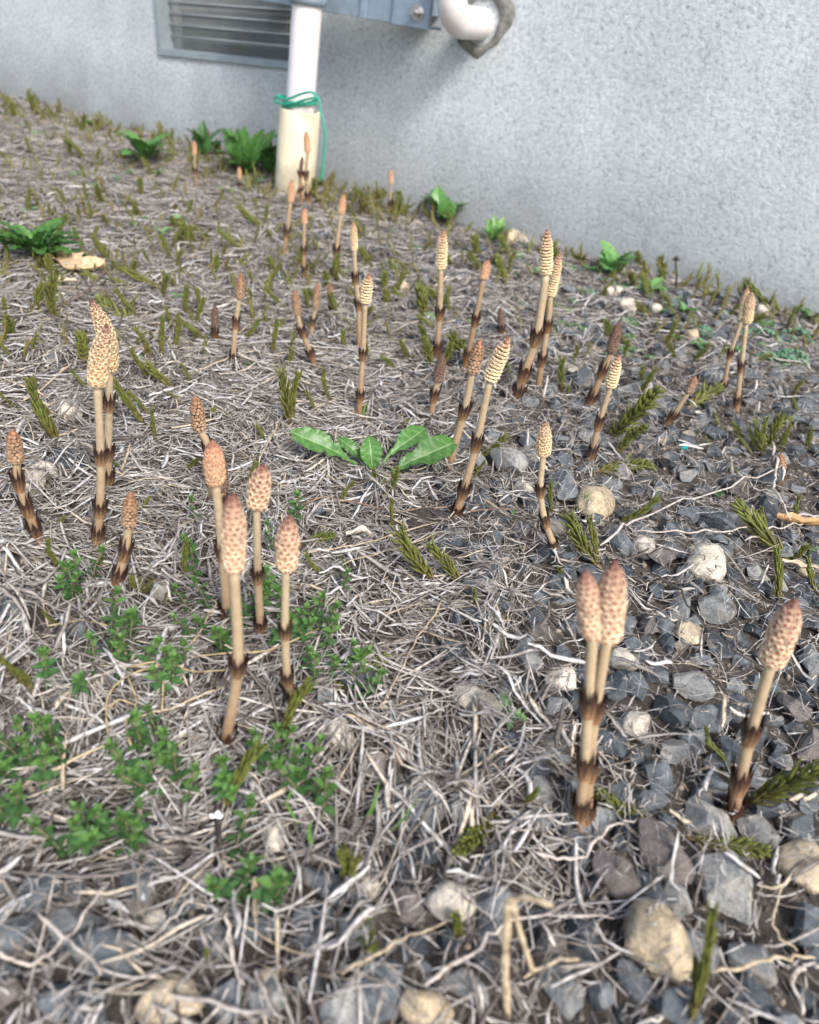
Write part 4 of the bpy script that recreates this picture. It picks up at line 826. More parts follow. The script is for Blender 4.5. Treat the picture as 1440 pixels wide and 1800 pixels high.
SHOOTS = [('cluster', 1120, 700, 1150, 650), ('cluster', 1090, 640, 1105, 600), ('cluster', 1310, 790, 1290, 745), ('spear', 1360, 805, 1382, 765), ('spear', 1325, 805, 1300, 770), ('cluster', 1410, 800, 1425, 755), ('frond', 1350, 770, 1395, 735), ('spear', 1150, 700, 1128, 655), ('cluster', 1000, 650, 1015, 610), ('cluster', 720, 640, 705, 600), ('frond', 700, 655, 668, 625), ('cluster', 790, 640, 800, 590), ('spear', 30, 720, 0, 690), ('spear', 95, 740, 55, 670), ('spear', 105, 780, 88, 735), ('spear', 107, 785, 58, 672), ('cluster', 100, 570, 95, 490), ('spear', 160, 690, 127, 652), ('frond', 250, 578, 172, 522), ('spear', 245, 560, 205, 510),
 ('spear', 270, 632, 237, 580), ('spear', 270, 675, 233, 615), ('spear', 256, 752, 198, 668), ('spear', 262, 732, 225, 690), ('spear', 340, 680, 318, 640), ('bud', 305, 682, 262, 640), ('spear', 275, 780, 268, 722), ('spear', 285, 632, 287, 560), ('spear', 370, 602, 318, 563), ('spear', 345, 577, 360, 528),
 ('spear', 425, 602, 455, 562), ('spear', 335, 706, 297, 690), ('spear', 478, 626, 487, 563), ('spear', 490, 627, 517, 592), ('bud', 505, 647, 512, 613), ('cluster', 508, 750, 492, 655), ('spear', 514, 742, 526, 660), ('spear', 581, 711, 570, 650), ('spear', 558, 731, 538, 688), ('spear', 472, 786, 450, 748), ('bud', 365, 741, 378, 718),
 ('frond', 322, 834, 352, 806), ('bud', 434, 844, 449, 812), ('spear', 222, 830, 195, 808), ('frond', 688, 758, 720, 737), ('spear', 500, 546, 466, 508), ('frond', 1062, 775, 1163, 678), ('frond', 1080, 802, 1140, 748), ('frond', 1042, 832, 1152, 820), ('cluster', 840, 806, 888, 766), ('spear', 828, 846, 852, 812), ('cluster', 988, 692, 990, 632), ('bud', 1000, 705, 1002, 680),
 ('cluster', 1130, 692, 1130, 645), ('bud', 905, 672, 890, 640), ('frond', 760, 655, 742, 590), ('frond', 775, 650, 795, 600), ('spear', 1279, 767, 1257, 726), ('spear', 1333, 802, 1318, 755), ('cluster', 1338, 804, 1328, 742), ('spear', 1343, 802, 1348, 738), ('cluster', 1350, 800, 1372, 733), ('spear', 1356, 798, 1390, 748), ('spear', 1250, 797, 1241, 768), ('frond', 1205, 722, 1268, 680), ('spear', 1402, 742, 1394, 702), ('spear', 1300, 842, 1290, 818),
 ('spear', 1083, 920, 1152, 874), ('spear', 974, 910, 970, 850), ('cluster', 1056, 1002, 1004, 908), ('spear', 1050, 992, 1036, 914), ('spear', 1046, 985, 1014, 930), ('cluster', 815, 1032, 760, 958), ('spear', 812, 1022, 790, 980), ('cluster', 768, 1027, 704, 933), ('spear', 764, 1020, 742, 992), ('spear', 842, 1089, 835, 1038), ('cluster', 1386, 988, 1300, 888), ('spear', 1352, 960, 1338, 896), ('spear', 1368, 1066, 1365, 968),
 ('spear', 1405, 926, 1406, 874), ('spear', 1437, 1052, 1423, 984), ('bud', 1390, 990, 1420, 960), ('bud', 992, 1012, 984, 1000), ('spear', 1246, 1332, 1242, 1280), ('spear', 1290, 1372, 1245, 1308), ('frond', 524, 966, 592, 940), ('spear', 575, 1017, 540, 974), ('spear', 690, 929, 690, 880), ('spear', 595, 896, 622, 850), ('spear', 245, 906, 264, 874), ('bud', 105, 936, 113, 908), ('spear', 110, 1006, 86, 950), ('cluster', 165, 1006, 181, 982), ('bud', 244, 1044, 232, 1014), ('bud', 249, 1045, 250, 1018),
 ('bud', 255, 1044, 265, 1018), ('spear', 327, 1022, 328, 950), ('spear', 100, 1102, 76, 1074), ('spear', 292, 1072, 293, 1044), ('frond', 574, 1216, 682, 1150), ('spear', 492, 1312, 546, 1205), ('spear', 50, 1212, 4, 1163), ('spear', 60, 1222, 30, 1180), ('spear', 390, 1432, 456, 1318), ('spear', 606, 1562, 596, 1498), ('spear', 611, 1560, 606, 1495), ('spear', 617, 1562, 618, 1503), ('spear', 622, 1563, 633, 1508), ('frond', 622, 1565, 656, 1672), ('spear', 360, 1702, 360, 1668),
 ('frond', 1155, 1450, 1046, 1385), ('frond', 872, 1425, 800, 1500), ('frond', 880, 1432, 822, 1462), ('frond', 1205, 1475, 1358, 1496), ('cluster', 1310, 1415, 1442, 1355), ('bud', 812, 1656, 802, 1608), ('spear', 1208, 1810, 1248, 1606), ('spear', 1215, 1805, 1222, 1690), ('spear', 908, 1427, 946, 1388), ('frond', 668, 866, 655, 822), ('frond', 684, 870, 700, 818), ('bud', 676, 868, 676, 838),
 ('bud', 700, 750, 706, 730), ('spear', 615, 1006, 600, 980), ('bud', 1390, 700, 1410, 672), ('frond', 1115, 620, 1090, 588), ('frond', 1320, 640, 1360, 625), ('spear', 300, 580, 290, 540), ('frond', 750, 610, 735, 570), ('cluster', 630, 560, 655, 540), ('frond', 1280, 560, 1300, 535), ('cluster', 1190, 640, 1170, 600), ('frond', 1215, 640, 1245, 612),
 ('spear', 205, 455, 168, 420), ('bud', 345, 430, 335, 398), ('spear', 375, 470, 372, 440), ('spear', 300, 460, 282, 415), ('spear', 312, 470, 320, 440), ('spear', 285, 510, 210, 470), ('spear', 240, 500, 150, 478), ('bud', 182, 502, 150, 482), ('spear', 235, 512, 195, 490), ('spear', 60, 200, 50, 160), ('spear', 68, 205, 58, 170), ('spear', 180, 212, 155, 180), ('spear', 212, 225, 200, 200), ('spear', 428, 445, 385, 405), ('cluster', 105, 490, 100, 470)]
for s_ in SHOOTS: shoot(s_[0], (s_[1], s_[2]), (s_[3], s_[4]), 1.25 if s_[2] < 620 else 0.5 if s_[2] > 1790 else 1.0)
kk = 0; tr = 0
while NSH < 292 and tr < 5000:
    tr += 1; u = rnd.uniform(0, 1440); v = rnd.uniform(190, 640)
    p = ground_px(u, v)
    if woff(p) < 0.01 or woff(p) > 1.0: continue
    dens = math.exp(-((woff(p) - 0.02) / 0.09) ** 2) + (0.55 if u < 900 else 0.35) * (1 if v < 560 else 0.35)
    if rnd.random() > dens: continue
    hgt = rnd.uniform(16, 42) * (0.6 + v / 900); k = rnd.choices(['spear', 'bud', 'frond', 'cluster'], [6, 2, 1.2, 1.6])[0]
    shoot(k, (u, v), (u + rnd.gauss(-5, 14), v - hgt), 1.5)
print('shoots', NSH)

def shoot_mass():
    Vs, Fs, Cs = [], [], []; o0 = 0; n = 0; g = np.random.default_rng(77)
    while n < 1250:
        u, v = g.uniform(-150, 1590), g.uniform(150, 640); p = ground_px(u, v); wo = woff(p)
        if wo < 0.008 or wo > 1.3: continue
        if g.random() > 1.3 * math.exp(-(wo / 0.15) ** 2) * (1 if u < 700 else 0.22) + (0.28 if u < 850 else 0.14) * (1 if v < 520 else 0.3): continue
        k = g.choice(['spear', 'bud', 'cluster']); st, br = None, None
        mb = MB(); L = g.uniform(0.011, 0.033) * (1.35 if wo < 0.2 else 1); d = Vector((g.normal(0, 0.45), g.normal(0, 0.45), 1)).normalized(); w_ = L * g.uniform(0.05, 0.085)
        e = Vector((g.normal(0, 0.1), g.normal(0, 0.1), 0)) * L; br_ = g.random(); c0 = lerp3(BRN, GRN, 0.2); c1 = lerp3(lerp3(BRN, GRN2, 0.35), GRN2, br_)
        tube(mb, [p, p + d * L * 0.5 + e, p + d * L], [w_, w_ * 0.8, w_ * 0.25], 4, [c0, c1, c1], caps=False)
        for q in range(g.integers(4, 9)):
            t = g.uniform(0.1, 0.7); a = g.uniform(0, 6.28); s_ = p + d * L * t + e * math.sin(t * 3.14); dd = (d + Vector((math.cos(a), math.sin(a), 0)) * g.uniform(0.2, 0.6)).normalized()
            tube(mb, [s_, s_ + dd * L * g.uniform(0.2, 0.4)], [w_ * 0.55, w_ * 0.2], 3, [c0, c1], caps=False)
        Vs += mb.v; Cs += mb.c; Fs += [tuple(i + o0 for i in f) for f in mb.f]; o0 += len(mb.v); n += 1
    o = link('small_horsetail_shoots', mesh('small_horsetail_shoots', Vs, Fs, M['green'], True, Cs)); tag(o, 'many small olive green and brownish horsetail shoots thick along the wall', 'horsetail shoots', kind='stuff')
shoot_mass()
# ------------------------------------------------------------------ leafy sprigs (ovate opposite leaves)
def leaf_sprig_mesh(seed):
    g = random.Random(seed); V = []; C = []; n = 5; Lh = 1.0
    for i in range(n + 1):
        t = i / n; w_ = 0.27 * math.sin(math.pi * min(1, t ** 0.62)) * (1 if t < 0.98 else 0.2) + 0.012
        for s_ in (-1, 0, 1):
            V.append((w_ * s_, t * Lh, 0.10 * abs(s_) * math.sin(math.pi * t) - 0.22 * t * t + 0.05)); c = (0.042, 0.115, 0.034) if s_ else (0.07, 0.16, 0.045); C.append(jit(c, 0.1))
    Fc = [(i * 3 + k, i * 3 + k + 1, (i + 1) * 3 + k + 1, (i + 1) * 3 + k) for i in range(n) for k in range(2)]
    return mesh('leaf', V, Fc, M['weedleaf'], True, C)
LEAF = [leaf_sprig_mesh(i) for i in range(3)]
tmp = {}
def young(me):
    if me.name not in tmp:
        m2 = me.copy(); a = m2.color_attributes['Col']
        for d in a.data: c = d.color; d.color = (c[0] * 1.7, c[1] * 1.45, c[2] * 1.2, 1)
        tmp[me.name] = m2
    return tmp[me.name]
def sprig_variant(seed):
    g = random.Random(seed); H_ = g.uniform(0.017, 0.027); bx, by = g.uniform(-0.006, 0.006), g.uniform(-0.006, 0.006)
    def ax(t): return Vector((bx * t * t, by * t * t, H_ * t))
    mb = MB(); tube(mb, [ax(k / 5) for k in range(6)], 0.0006, 5, (0.14, 0.13, 0.07)); stem = mb.mesh('sprig_stem', M['green']); mats = []
    lev = g.choice([5, 6, 7])
    for l in range(lev):
        t = 0.15 + 0.8 * l / (lev - 1); az = (l % 2) * math.pi / 2 + g.uniform(-0.2, 0.2); sz = 0.0062 * (0.85 if l == lev - 1 else 1) * g.uniform(0.85, 1.15); el = 0.15 + 0.75 * (l / (lev - 1)) ** 2
        for s_ in (0, math.pi):
            mats.append((Matrix.Translation(ax(t)) @ Matrix.Rotation(az + s_, 4, 'Z') @ Matrix.Rotation(el + g.uniform(-.15, .15), 4, 'X') @ Matrix.Diagonal((sz * 1.15, sz, sz, 1)), l >= lev - 2))
    for s_ in range(3): mats.append((Matrix.Translation(ax(1.0)) @ Matrix.Rotation(s_ * 2.1, 4, 'Z') @ Matrix.Rotation(1.15, 4, 'X') @ Matrix.Diagonal((0.0050, 0.0050, 0.0050, 1)), True))
    return stem, mats, H_
SPV = [sprig_variant(40 + i) for i in range(7)]
def sprig(u, v, sc=1.0):
    st, mats, H_ = SPV[rnd.randrange(7)]; B0 = ground_px(u, v + 22); k = F / depth(B0); B = ground_px(u, v + min(70, H_ * sc * k * 0.72))
    root = empty('leafy_sprig', B, place_label('small bright green leafy sprig', u, v), 'sprig', 'leafy green weed sprigs at lower left')
    root.rotation_euler = (rnd.uniform(-.35, .35), rnd.uniform(-.35, .35), rnd.uniform(0, 6.28)); root.scale = (sc, sc, sc)
    link('stem', st, root)
    for i, (m, yg) in enumerate(mats):
        me = LEAF[i % 3]; o = link('leaf', young(me) if yg else me, root); o.matrix_local = m
SPR = [(345, 900), (340, 940), (348, 975), (135, 980), (128, 1018), (120, 1000), (195, 1052), (240, 1068), (230, 1108), (250, 1125), (195, 1115), (335, 1045), (370, 1038), (170, 1140), (85, 1150), (300, 1128), (325, 1148), (100, 1248), (68, 1285), (45, 1300), (20, 1298), (282, 1262), (245, 1275), (448, 1290), (488, 1290), (520, 882), (560, 1052),
 (450, 1045), (478, 1085), (540, 1088), (568, 1095), (600, 1008), (590, 1158), (625, 1155), (652, 1165), (550, 1172), (535, 1150), (512, 1062), (418, 1090), (395, 1112), (482, 1005), (487, 935), (500, 1035), (420, 1060), (340, 1080), (290, 1160), (150, 1175), (215, 1140),
 (20, 1325), (110, 1312), (100, 1275), (12, 1385), (38, 1382), (238, 1300), (262, 1332), (285, 1342), (328, 1360), (300, 1292), (326, 1322), (408, 1322), (400, 1350), (530, 1300), (536, 1352), (548, 1372), (130, 1435), (118, 1450), (150, 1425), (205, 1420), (240, 1432), (258, 1442), (412, 1452), (430, 1503), (478, 1545), (640, 1178), (608, 1130), (460, 1300), (515, 1320), (75, 1320)]
SPR += [(x + rnd.uniform(-26, 26), y + rnd.uniform(-16, 16)) for x, y in rnd.sample(SPR, 30)]
for q in SPR: sprig(*q, sc=rnd.uniform(0.95, 1.3) if q[1] > 1230 else rnd.uniform(0.9, 1.2))

# ------------------------------------------------------------------ broad leaves
def blade_leaf(root, P0, P1, width, colr, lobes=0, lift=0.006, nm='leaf', up=Vector((0, 0, 1)), rib=(0.30, 0.42, 0.20), seed=0, neck=0.25, cup=0.15, wmax=0.6):
    g = random.Random(seed); d = P1 - P0; L = d.length; X = d.normalized(); S = X.cross(up).normalized(); N = S.cross(X); n = 30; cols = [-1, -0.75, -0.4, -0.09, 0, 0.09, 0.4, 0.75, 1]; V = []; C = []
    for i in range(n + 1):
        t = i / n; b = (math.sin(math.pi * t ** (math.log(0.5) / math.log(wmax)))) ** 0.8 if 0 < t < 1 else 0.0
        b = max(b, 0.14 if t < neck else 0.0); 
        wob = [1, 1]
        if lobes:
            for q in (0, 1):
                ph = (t * lobes + 0.3 * q + 0.1 * g.random()) % 1.0; cut = max(0, 1 - t * 1.15); wob[q] = 1 - cut * 0.85 * (1 - ph) ** 1.2 if t < 0.85 else 1
        ctr = P0 + d * t + N * (lift * math.sin(math.pi * t) ) + S * (0.02 * L * math.sin(t * 5 + seed))
        for c in cols:
            w_ = width / 2 * b * (wob[0] if c < 0 else wob[1]) * c; h = abs(c) * width * cup * b + 0.0006 * math.sin(t * 40 + c * 6) * abs(c) * 2
            V.append(ctr + S * w_ + N * h - root.location); C.append(rib if abs(c) < 0.05 else jit(lerp3(colr, rib, 0.28 if (i + int(abs(c) * 4)) % 5 == 0 and width > 0.01 else 0.0), 0.10))
    k = len(cols); Fc = [(i * k + j, i * k + j + 1, (i + 1) * k + j + 1, (i + 1) * k + j) for i in range(n) for j in range(k - 1)]
    return link(nm, mesh(nm, V, Fc, M['leaf'], True, C), root)
LG = (0.075, 0.195, 0.042)
c = ground_px(652, 838); ros = empty('dandelion', c, 'dandelion rosette of five broad toothed green leaves in the centre of the straw', 'dandelion')
for (u0, v0, u1, v1, wp, lob, h1, wm, sd) in [(628, 822, 509, 757, 50, 4, 0.030, 0.66, 1), (640, 815, 592, 769, 24, 0, 0.022, 0.6, 2), (656, 826, 646, 765, 40, 0, 0.030, 0.5, 3), (668, 822, 747, 752, 44, 3, 0.030, 0.72, 4), (688, 832, 806, 776, 58, 3, 0.026, 0.6, 5)]:
    a = ground_px(u0, v0, 0.006); b = ground_px(u1, v1, h1); z = depth(b)
    tocam = (CAM - (a + b) / 2).normalized()
    blade_leaf(ros, a, b, wp * z / F * 0.98, jit(LG, 0.12), lob, 0.006, up=(Vector((0, 0, 1)) + tocam * 0.9).normalized(), seed=sd, wmax=wm)
def rosette(u, v, spx, n, colr, label, nm='weed', cat='weed', erect=0.5, wfrac=0.24, lobes=0, rib=(0.16, 0.3, 0.12)):
    B = ground_px(u, v); L = spx * depth(B) / F / 2
    if woff(B) < 0.02: B += WN * (0.02 - woff(B)); B.z = float(gh(B.x, B.y))
    root = empty(nm, B, label, cat)
    for k in range(n):
        a = 2 * math.pi * (k * 0.382 + rnd.uniform(-.05, .05)); e = erect * rnd.uniform(0.5, 1.5); l = L * rnd.uniform(0.75, 1.2); d = Vector((math.cos(a) * math.cos(e), math.sin(a) * math.cos(e), math.sin(e)))
        q = B + d * l; o = woff(q)
        if o < 0.004: q += WN * (0.008 - o)
        blade_leaf(root, B + Vector((0, 0, 0.003)), q, l * wfrac * 2, jit(colr, 0.25), lobes, l * 0.12, seed=k, rib=rib, up=Vector((0, 0, 1)) if abs(d.z) < 0.85 else Vector((0, -1, 0.2)))
    return root
DG = (0.05, 0.13, 0.033); DG2 = (0.065, 0.17, 0.035); MG = (0.10, 0.23, 0.06)
rosette(68, 458, 170, 34, DG2, 'bushy dark green weed at the left, beside the tan dead leaf', erect=0.65, wfrac=0.13, lobes=4)
rosette(112, 462, 90, 14, DG2, 'low dark green leaf tuft between the bushy weed and tan dead leaf', erect=0.4, wfrac=0.2)
rosette(255, 288, 120, 18, MG, 'mid-green low weed at the wall left of the pipe', erect=0.6, wfrac=0.2)
rosette(432, 312, 165, 34, DG2, 'tall dark green dock-like weed leaning on the wall left of the pipe', erect=0.85, wfrac=0.11)
rosette(360, 280, 110, 9, DG, 'upright dark weed against the wall, furthest left of the tall ones', erect=1.1, wfrac=0.16)
rosette(474, 312, 135, 16, DG, 'dark leafy weed pressed against the cream sleeve', erect=1.1, wfrac=0.13)
rosette(805, 388, 105, 18, MG, 'bright green weed at the wall foot, centre back', erect=0.8, wfrac=0.2)
rosette(867, 428, 84, 20, (0.15, 0.30, 0.08), 'pale feathery green weed right of the centre-back weed', erect=0.9, wfrac=0.12)
rosette(1072, 484, 110, 12, (0.13, 0.28, 0.08), 'broad-leaved bright weed at the wall right of the tall pair', erect=0.7, wfrac=0.25)
rosette(880, 1258, 88, 8, (0.13, 0.24, 0.09), 'small pale green rosette in straw left of the front twin stems', erect=0.35, wfrac=0.2)
rosette(1448, 985, 60, 5, MG, 'green round-leaved plant cut by the right edge', erect=0.3, wfrac=0.35)
rosette(1258, 876, 40, 4, (0.09, 0.2, 0.08), 'tiny green two-leaved seedling in the right gravel', erect=0.5, wfrac=0.3)
rosette(1425, 560, 60, 8, DG, 'dark green tuft at the wall near the right edge', erect=0.5, wfrac=0.2)
rosette(1200, 560, 60, 9, (0.09, 0.2, 0.06), 'green weed tuft right of the black seed head', erect=0.7, wfrac=0.2)
rosette(1140, 520, 70, 9, (0.14, 0.27, 0.09), 'light green weed left of the black seed head', erect=0.6, wfrac=0.22)
rosette(400, 1, 1, 0, DG, 'x') if False else None
tr = 0; nweed = 0
while nweed < 110 and tr < 6000:
    tr += 1; u = rnd.uniform(0, 1440) if nweed < 60 else rnd.uniform(900, 1440); v = rnd.uniform(210, 660); p = ground_px(u, v)
    if woff(p) < 0.02 or woff(p) > 0.9 or (v > 420 and u < 720 and rnd.random() < 0.85): continue
    rosette(u, v, rnd.uniform(16, 34) * (0.7 + v / 1000), rnd.choice([4, 5, 6]), jit((0.13, 0.26, 0.10), 0.25), place_label('tiny pale green weed seedling', u, v), 'seedling', 'seedling', 0.45, 0.3)['group'] = 'tiny pale weed seedlings near the wall'
    nweed += 1
# sedum cushions
def sedum(u, v, wpx, label):
    B = ground_px(u, v); R = wpx * depth(B) / F / 2; root = empty('sedum', B, label, 'sedum', 'blue-green sedum cushions by the wall'); mb = MB(); V0, F0 = ICO[1]
    for k in range(70):
        a = rnd.uniform(0, 6.28); r = R * math.sqrt(rnd.random()); p = Vector((math.cos(a) * r, math.sin(a) * r, (1 - (r / R) ** 2) * R * 0.5 + 0.001)); s = rnd.uniform(0.0018, 0.0032)
        mb.add([p + Vector((q[0] * s, q[1] * s, q[2] * s * 1.2)) for q in V0], F0.tolist(), jit((0.13, 0.27, 0.16), 0.3))
    o = link('foliage', mb.mesh('foliage', M['weedleaf']), root); o['kind'] = 'stuff'
for (u, v, w_, lab) in [(1340, 598, 70, 'smaller blue-green sedum cushion right of the horsetail pair'), (1402, 600, 72, 'round blue-green sedum cushion near the right edge'), (1392, 634, 64, 'lower sedum cushion in front of the right-edge one'), (1345, 630, 40, 'yellowish sedum cushion below the smaller blue-green one'), (1395, 580, 30, 'tiny sedum cushion at the wall foot'), (1236, 585, 34, 'pale sedum cushion left of the horsetail pair'), (1030, 520, 34, 'pale sedum cushion right of the ragged-coned horsetail'), (1310, 590, 30, 'green sedum cushion directly behind the horsetail pair')]: sedum(u, v, w_, lab)

# ------------------------------------------------------------------ single straws, twigs, leaves
def strand(pts, wpx, mat, name, label, cat, h=0.010, group=None, parts=None):
    P = [ground_px(u, v) for u, v in pts]; P = [Vector((p.x, p.y, 0)) for p in P]; jt = wpx * depth(P[0]) / F * 0.3; Q = [q + Vector((rnd.gauss(0, jt), rnd.gauss(0, jt), 0)) for q in catmull(catmull(P, 2), 3)]; out = []
    for i, q in enumerate(Q):
        z = float(hm(np.array([q.x]), np.array([q.y]))[0]); out.append(z)
    sm = np.convolve(np.pad(out, 4, 'edge'), np.ones(9) / 9, 'valid'); sm = np.maximum(sm, np.array(out) - 0.003)
    Q = [Vector((q.x, q.y, z + h)) for q, z in zip(Q, sm)]; B = Q[0].copy(); r = wpx * depth(Q[len(Q) // 2]) / F / 2; n = len(Q)
    mb = MB(); tube(mb, [q - B for q in Q], [r * 0.85 * (1 - 0.4 * i / n) * rnd.uniform(0.8, 1.2) * (0.5 if i in (0, n - 1) else 1) for i in range(n)], 6, flat=0.55)
    o = link(name, mb.mesh(name, mat), None, B); tag(o, label, cat, group); return o
ST = [([(775, 1072), (722, 1160), (668, 1268)], 5, 'gold', 'long straight golden straw lying diagonally in the middle foreground'), ([(0, 1432), (90, 1375), (212, 1322)], 9, 'gold', 'thick golden straw entering from the left edge in front'),
 ([(212, 1290), (300, 1262), (395, 1225)], 6, 'gold', 'golden straw leading up to the frontmost left horsetail'), ([(60, 1245), (150, 1222), (262, 1180)], 5, 'bleached', 'pale straw lying left of the yellow root tangle'),
 ([(530, 992), (640, 970), (762, 946)], 5, 'gold', 'long golden straw lying in front of the soil clod'), ([(600, 1015), (680, 985), (760, 968)], 4, 'gold', 'second golden straw just in front of the soil clod'),
 ([(42, 722), (90, 690), (132, 652)], 6, 'gold', 'pale golden straw slanting up at far left'), ([(345, 668), (400, 650), (452, 632)], 4, 'gold', 'golden straw slanting up left of centre'), ([(455, 832), (480, 780), (502, 728)], 4, 'gold', 'thin golden straw standing up left of the dandelion'),
 ([(1050, 985), (1120, 935), (1230, 895), (1360, 855)], 6, 'bleached', 'long pale arching straw across the right gravel'), ([(1110, 950), (1200, 958), (1290, 955), (1340, 945)], 6, 'bleached', 'bleached straw lying level below the long arching one'),
 ([(1345, 800), (1350, 860), (1345, 900), (1380, 950)], 6, 'bleached', 'pale drooping straw under the right-hand shoot cluster'), ([(1370, 935), (1400, 928), (1440, 938)], 8, 'bleached', 'broad pale blade under the curled brown leaf'),
 ([(1300, 970), (1370, 950), (1440, 935)], 5, 'bleached', 'pale straw crossing below the curled brown leaf'), ([(740, 1768), (830, 1700), (900, 1650), (1065, 1645)], 9, 'bleached', 'forked pale straw across the bottom centre'), ([(0, 1712), (60, 1720), (130, 1672), (195, 1600)], 9, 'bleached', 'thick pale straw at the bottom left edge'),
 ([(930, 1512), (1010, 1532), (1060, 1480), (1105, 1470)], 10, 'bleached', 'bent pale straw fork beside the purplish stone'), ([(590, 1760), (700, 1690), (780, 1650)], 8, 'gold', 'long straw slanting across the bottom centre left'), ([(400, 1640), (405, 1690), (425, 1750)], 8, 'bleached', 'upright pale straw beside the tall blue-black stone'),
 ([(1240, 1730), (1340, 1720), (1420, 1700)], 10, 'gold', 'thick straw at the bottom right corner'), ([(1400, 1800), (1380, 1740), (1410, 1715), (1440, 1725)], 12, 'bleached', 'looping bleached straw in the bottom right corner'), ([(1350, 1590), (1345, 1650), (1390, 1690)], 6, 'gold', 'curved dry tendril left of the right-edge dark stone'),
 ([(250, 1700), (300, 1640), (345, 1600)], 8, 'bleached', 'pale straw above the bottom left tan stone'), ([(70, 1640), (130, 1700), (190, 1760)], 9, 'bleached', 'pale straw crossing the broad dark stone at lower left'), ([(500, 660), (600, 690), (650, 700)], 4, 'bleached', 'pale straw right of the slanting greenish horsetail'),
 ([(530, 912), (600, 905), (700, 912), (800, 905)], 5, 'twig', 'reddish brown twig across the bare soil'), ([(820, 915), (870, 918), (905, 908)], 5, 'twig', 'brown twig end right of the soil clod'), ([(1100, 1015), (1170, 1060), (1230, 1130), (1320, 1200)], 6, 'black_twig', 'thin black fibrous stem crossing the right gravel'),
 ([(200, 480), (120, 545), (50, 540)], 4, 'twig', 'brown stem at the far left behind the pale straws')]
for i, (pts, wp, mt, lab) in enumerate(ST): strand(pts, wp, M[mt], 'twig' if 'twig' in mt else 'long_straw', lab, 'twig' if 'twig' in mt else 'straw', h=0.009)
# bent stalk
B = ground_px(893, 1792); rt = empty('bent_stalk', B, 'thick dead stalk folded into a right angle at the bottom centre right', 'stalk')
top = upright_px(B, 895, 1585)
for (pp, r) in (([B, upright_px(B, 888, 1690), top], 0.0017), ([top, upright_px(B, 925, 1578), upright_px(B, 972, 1592)], 0.0021), ([top + Vector((0.001, 0, 0)), upright_px(B, 918, 1650), upright_px(B, 938, 1712)], 0.0011)):
    mb = MB(); Q = catmull(pp, 6); tube(mb, [q - B for q in Q], [r * rnd.uniform(0.7, 1.25) for _ in Q], 8, flat=0.5); link('stalk_piece', mb.mesh('stalk_piece', M['gold']), rt)
# yellow root tangle
c = ground_px(230, 1190); rt = empty('dead_stem_tangle', c, 'tangle of thin yellowish dead creeping stems among the leafy sprigs', 'dead stems')
for pts in ([(368, 1078), (345, 1120), (300, 1160), (225, 1188), (190, 1225), (190, 1290), (205, 1335)], [(230, 1172), (290, 1160), (400, 1148), (475, 1142), (560, 1105)], [(225, 1190), (240, 1235), (222, 1270), (230, 1310)], [(300, 1165), (340, 1180), (395, 1178)], [(188, 1100), (150, 1090), (85, 1100)], [(290, 1150), (287, 1200), (285, 1250)], [(240, 1240), (210, 1230), (190, 1245)], [(365, 1080), (380, 1062), (372, 1052)]):
    Q = catmull([ground_px(u, v, 0.010) for u, v in pts], 6); mb = MB(); tube(mb, [q - c for q in Q], [0.0006 * rnd.uniform(0.7, 1.3) for _ in Q], 6); link('stem', mb.mesh('dead_stem', M['yellow']), rt)
def dead_leaf(pts_px, wpx, label, colr, h=0.012, curl=0.5):
    P = [ground_px(u, v, h) for u, v in pts_px]; Q = catmull(P, 8); B = Q[0].copy(); n = len(Q); w_ = wpx * depth(B) / F / 2; V = []; C = []; fr = frames(Q)
    for i, q in enumerate(Q):
        t = i / (n - 1); T = fr[i][0]; S = (T.cross(Vector((0, 0, 1))).normalized() + Vector((0, 0, -0.35 if curl < 0.9 else 0))).normalized(); ww = w_ * (math.sin(math.pi * min(0.97, t * 0.93 + 0.05)) ** 0.9) * (1 + 0.15 * math.sin(t * 17))
        for c in (-1, -0.5, 0, 0.5, 1): V.append(q + S * (ww * c * (1 + 0.12 * math.sin(9 * t + c))) + Vector((0, 0, curl * w_ * c * c + 0.001 * math.sin(t * 13 + c * 4))) - B); C.append(jit(colr, 0.12))
    Fc = [(i * 5 + j, i * 5 + j + 1, (i + 1) * 5 + j + 1, (i + 1) * 5 + j) for i in range(n - 1) for j in range(4)]
    o = link('dead_leaf', mesh('dead_leaf', V, Fc, M['deadleaf'], True, C), None, B); tag(o, label, 'dead leaf')
dead_leaf([(98, 452), (135, 470), (186, 470)], 44, 'broad tan dead leaf lying at left beside the bushy green weed', (0.62, 0.44, 0.26))
dead_leaf([(1365, 912), (1400, 918), (1445, 925)], 22, 'curled brown dead leaf at the right edge', (0.50, 0.31, 0.15), 0.016, 1.0)
dead_leaf([(85, 492), (135, 496)], 14, 'bleached dead leaf scrap in front of the broad tan leaf', (0.66, 0.56, 0.40))
dead_leaf([(608, 942), (640, 935), (655, 948)], 12, 'whitish curled dead leaf on the bare soil', (0.66, 0.58, 0.48), 0.014, 1.2)
dead_leaf([(1375, 985), (1440, 1000)], 10, 'pale papery husk below the curled brown leaf', (0.6, 0.48, 0.34))
# soil clod
c = ground_px(750, 932); V, Fc = rock(999, 4, False); z = depth(c); g = np.random.default_rng(3); k = g.normal(size=(6, 3)) * 9
V = V * (1 + 0.06 * np.sin(V @ k.T).sum(1) / 2)[:, None]; sx = 62 * z / F
o = link('soil_clod', mesh('soil_clod', V * (sx, sx * 0.75, sx * 0.34), Fc, M['clod'], True), None, c + Vector((0, 0, 0.003))); o.rotation_euler = (0, 0.1, 0.1); tag(o, 'dark crumbly soil clod in front of the dandelion', 'soil clod')
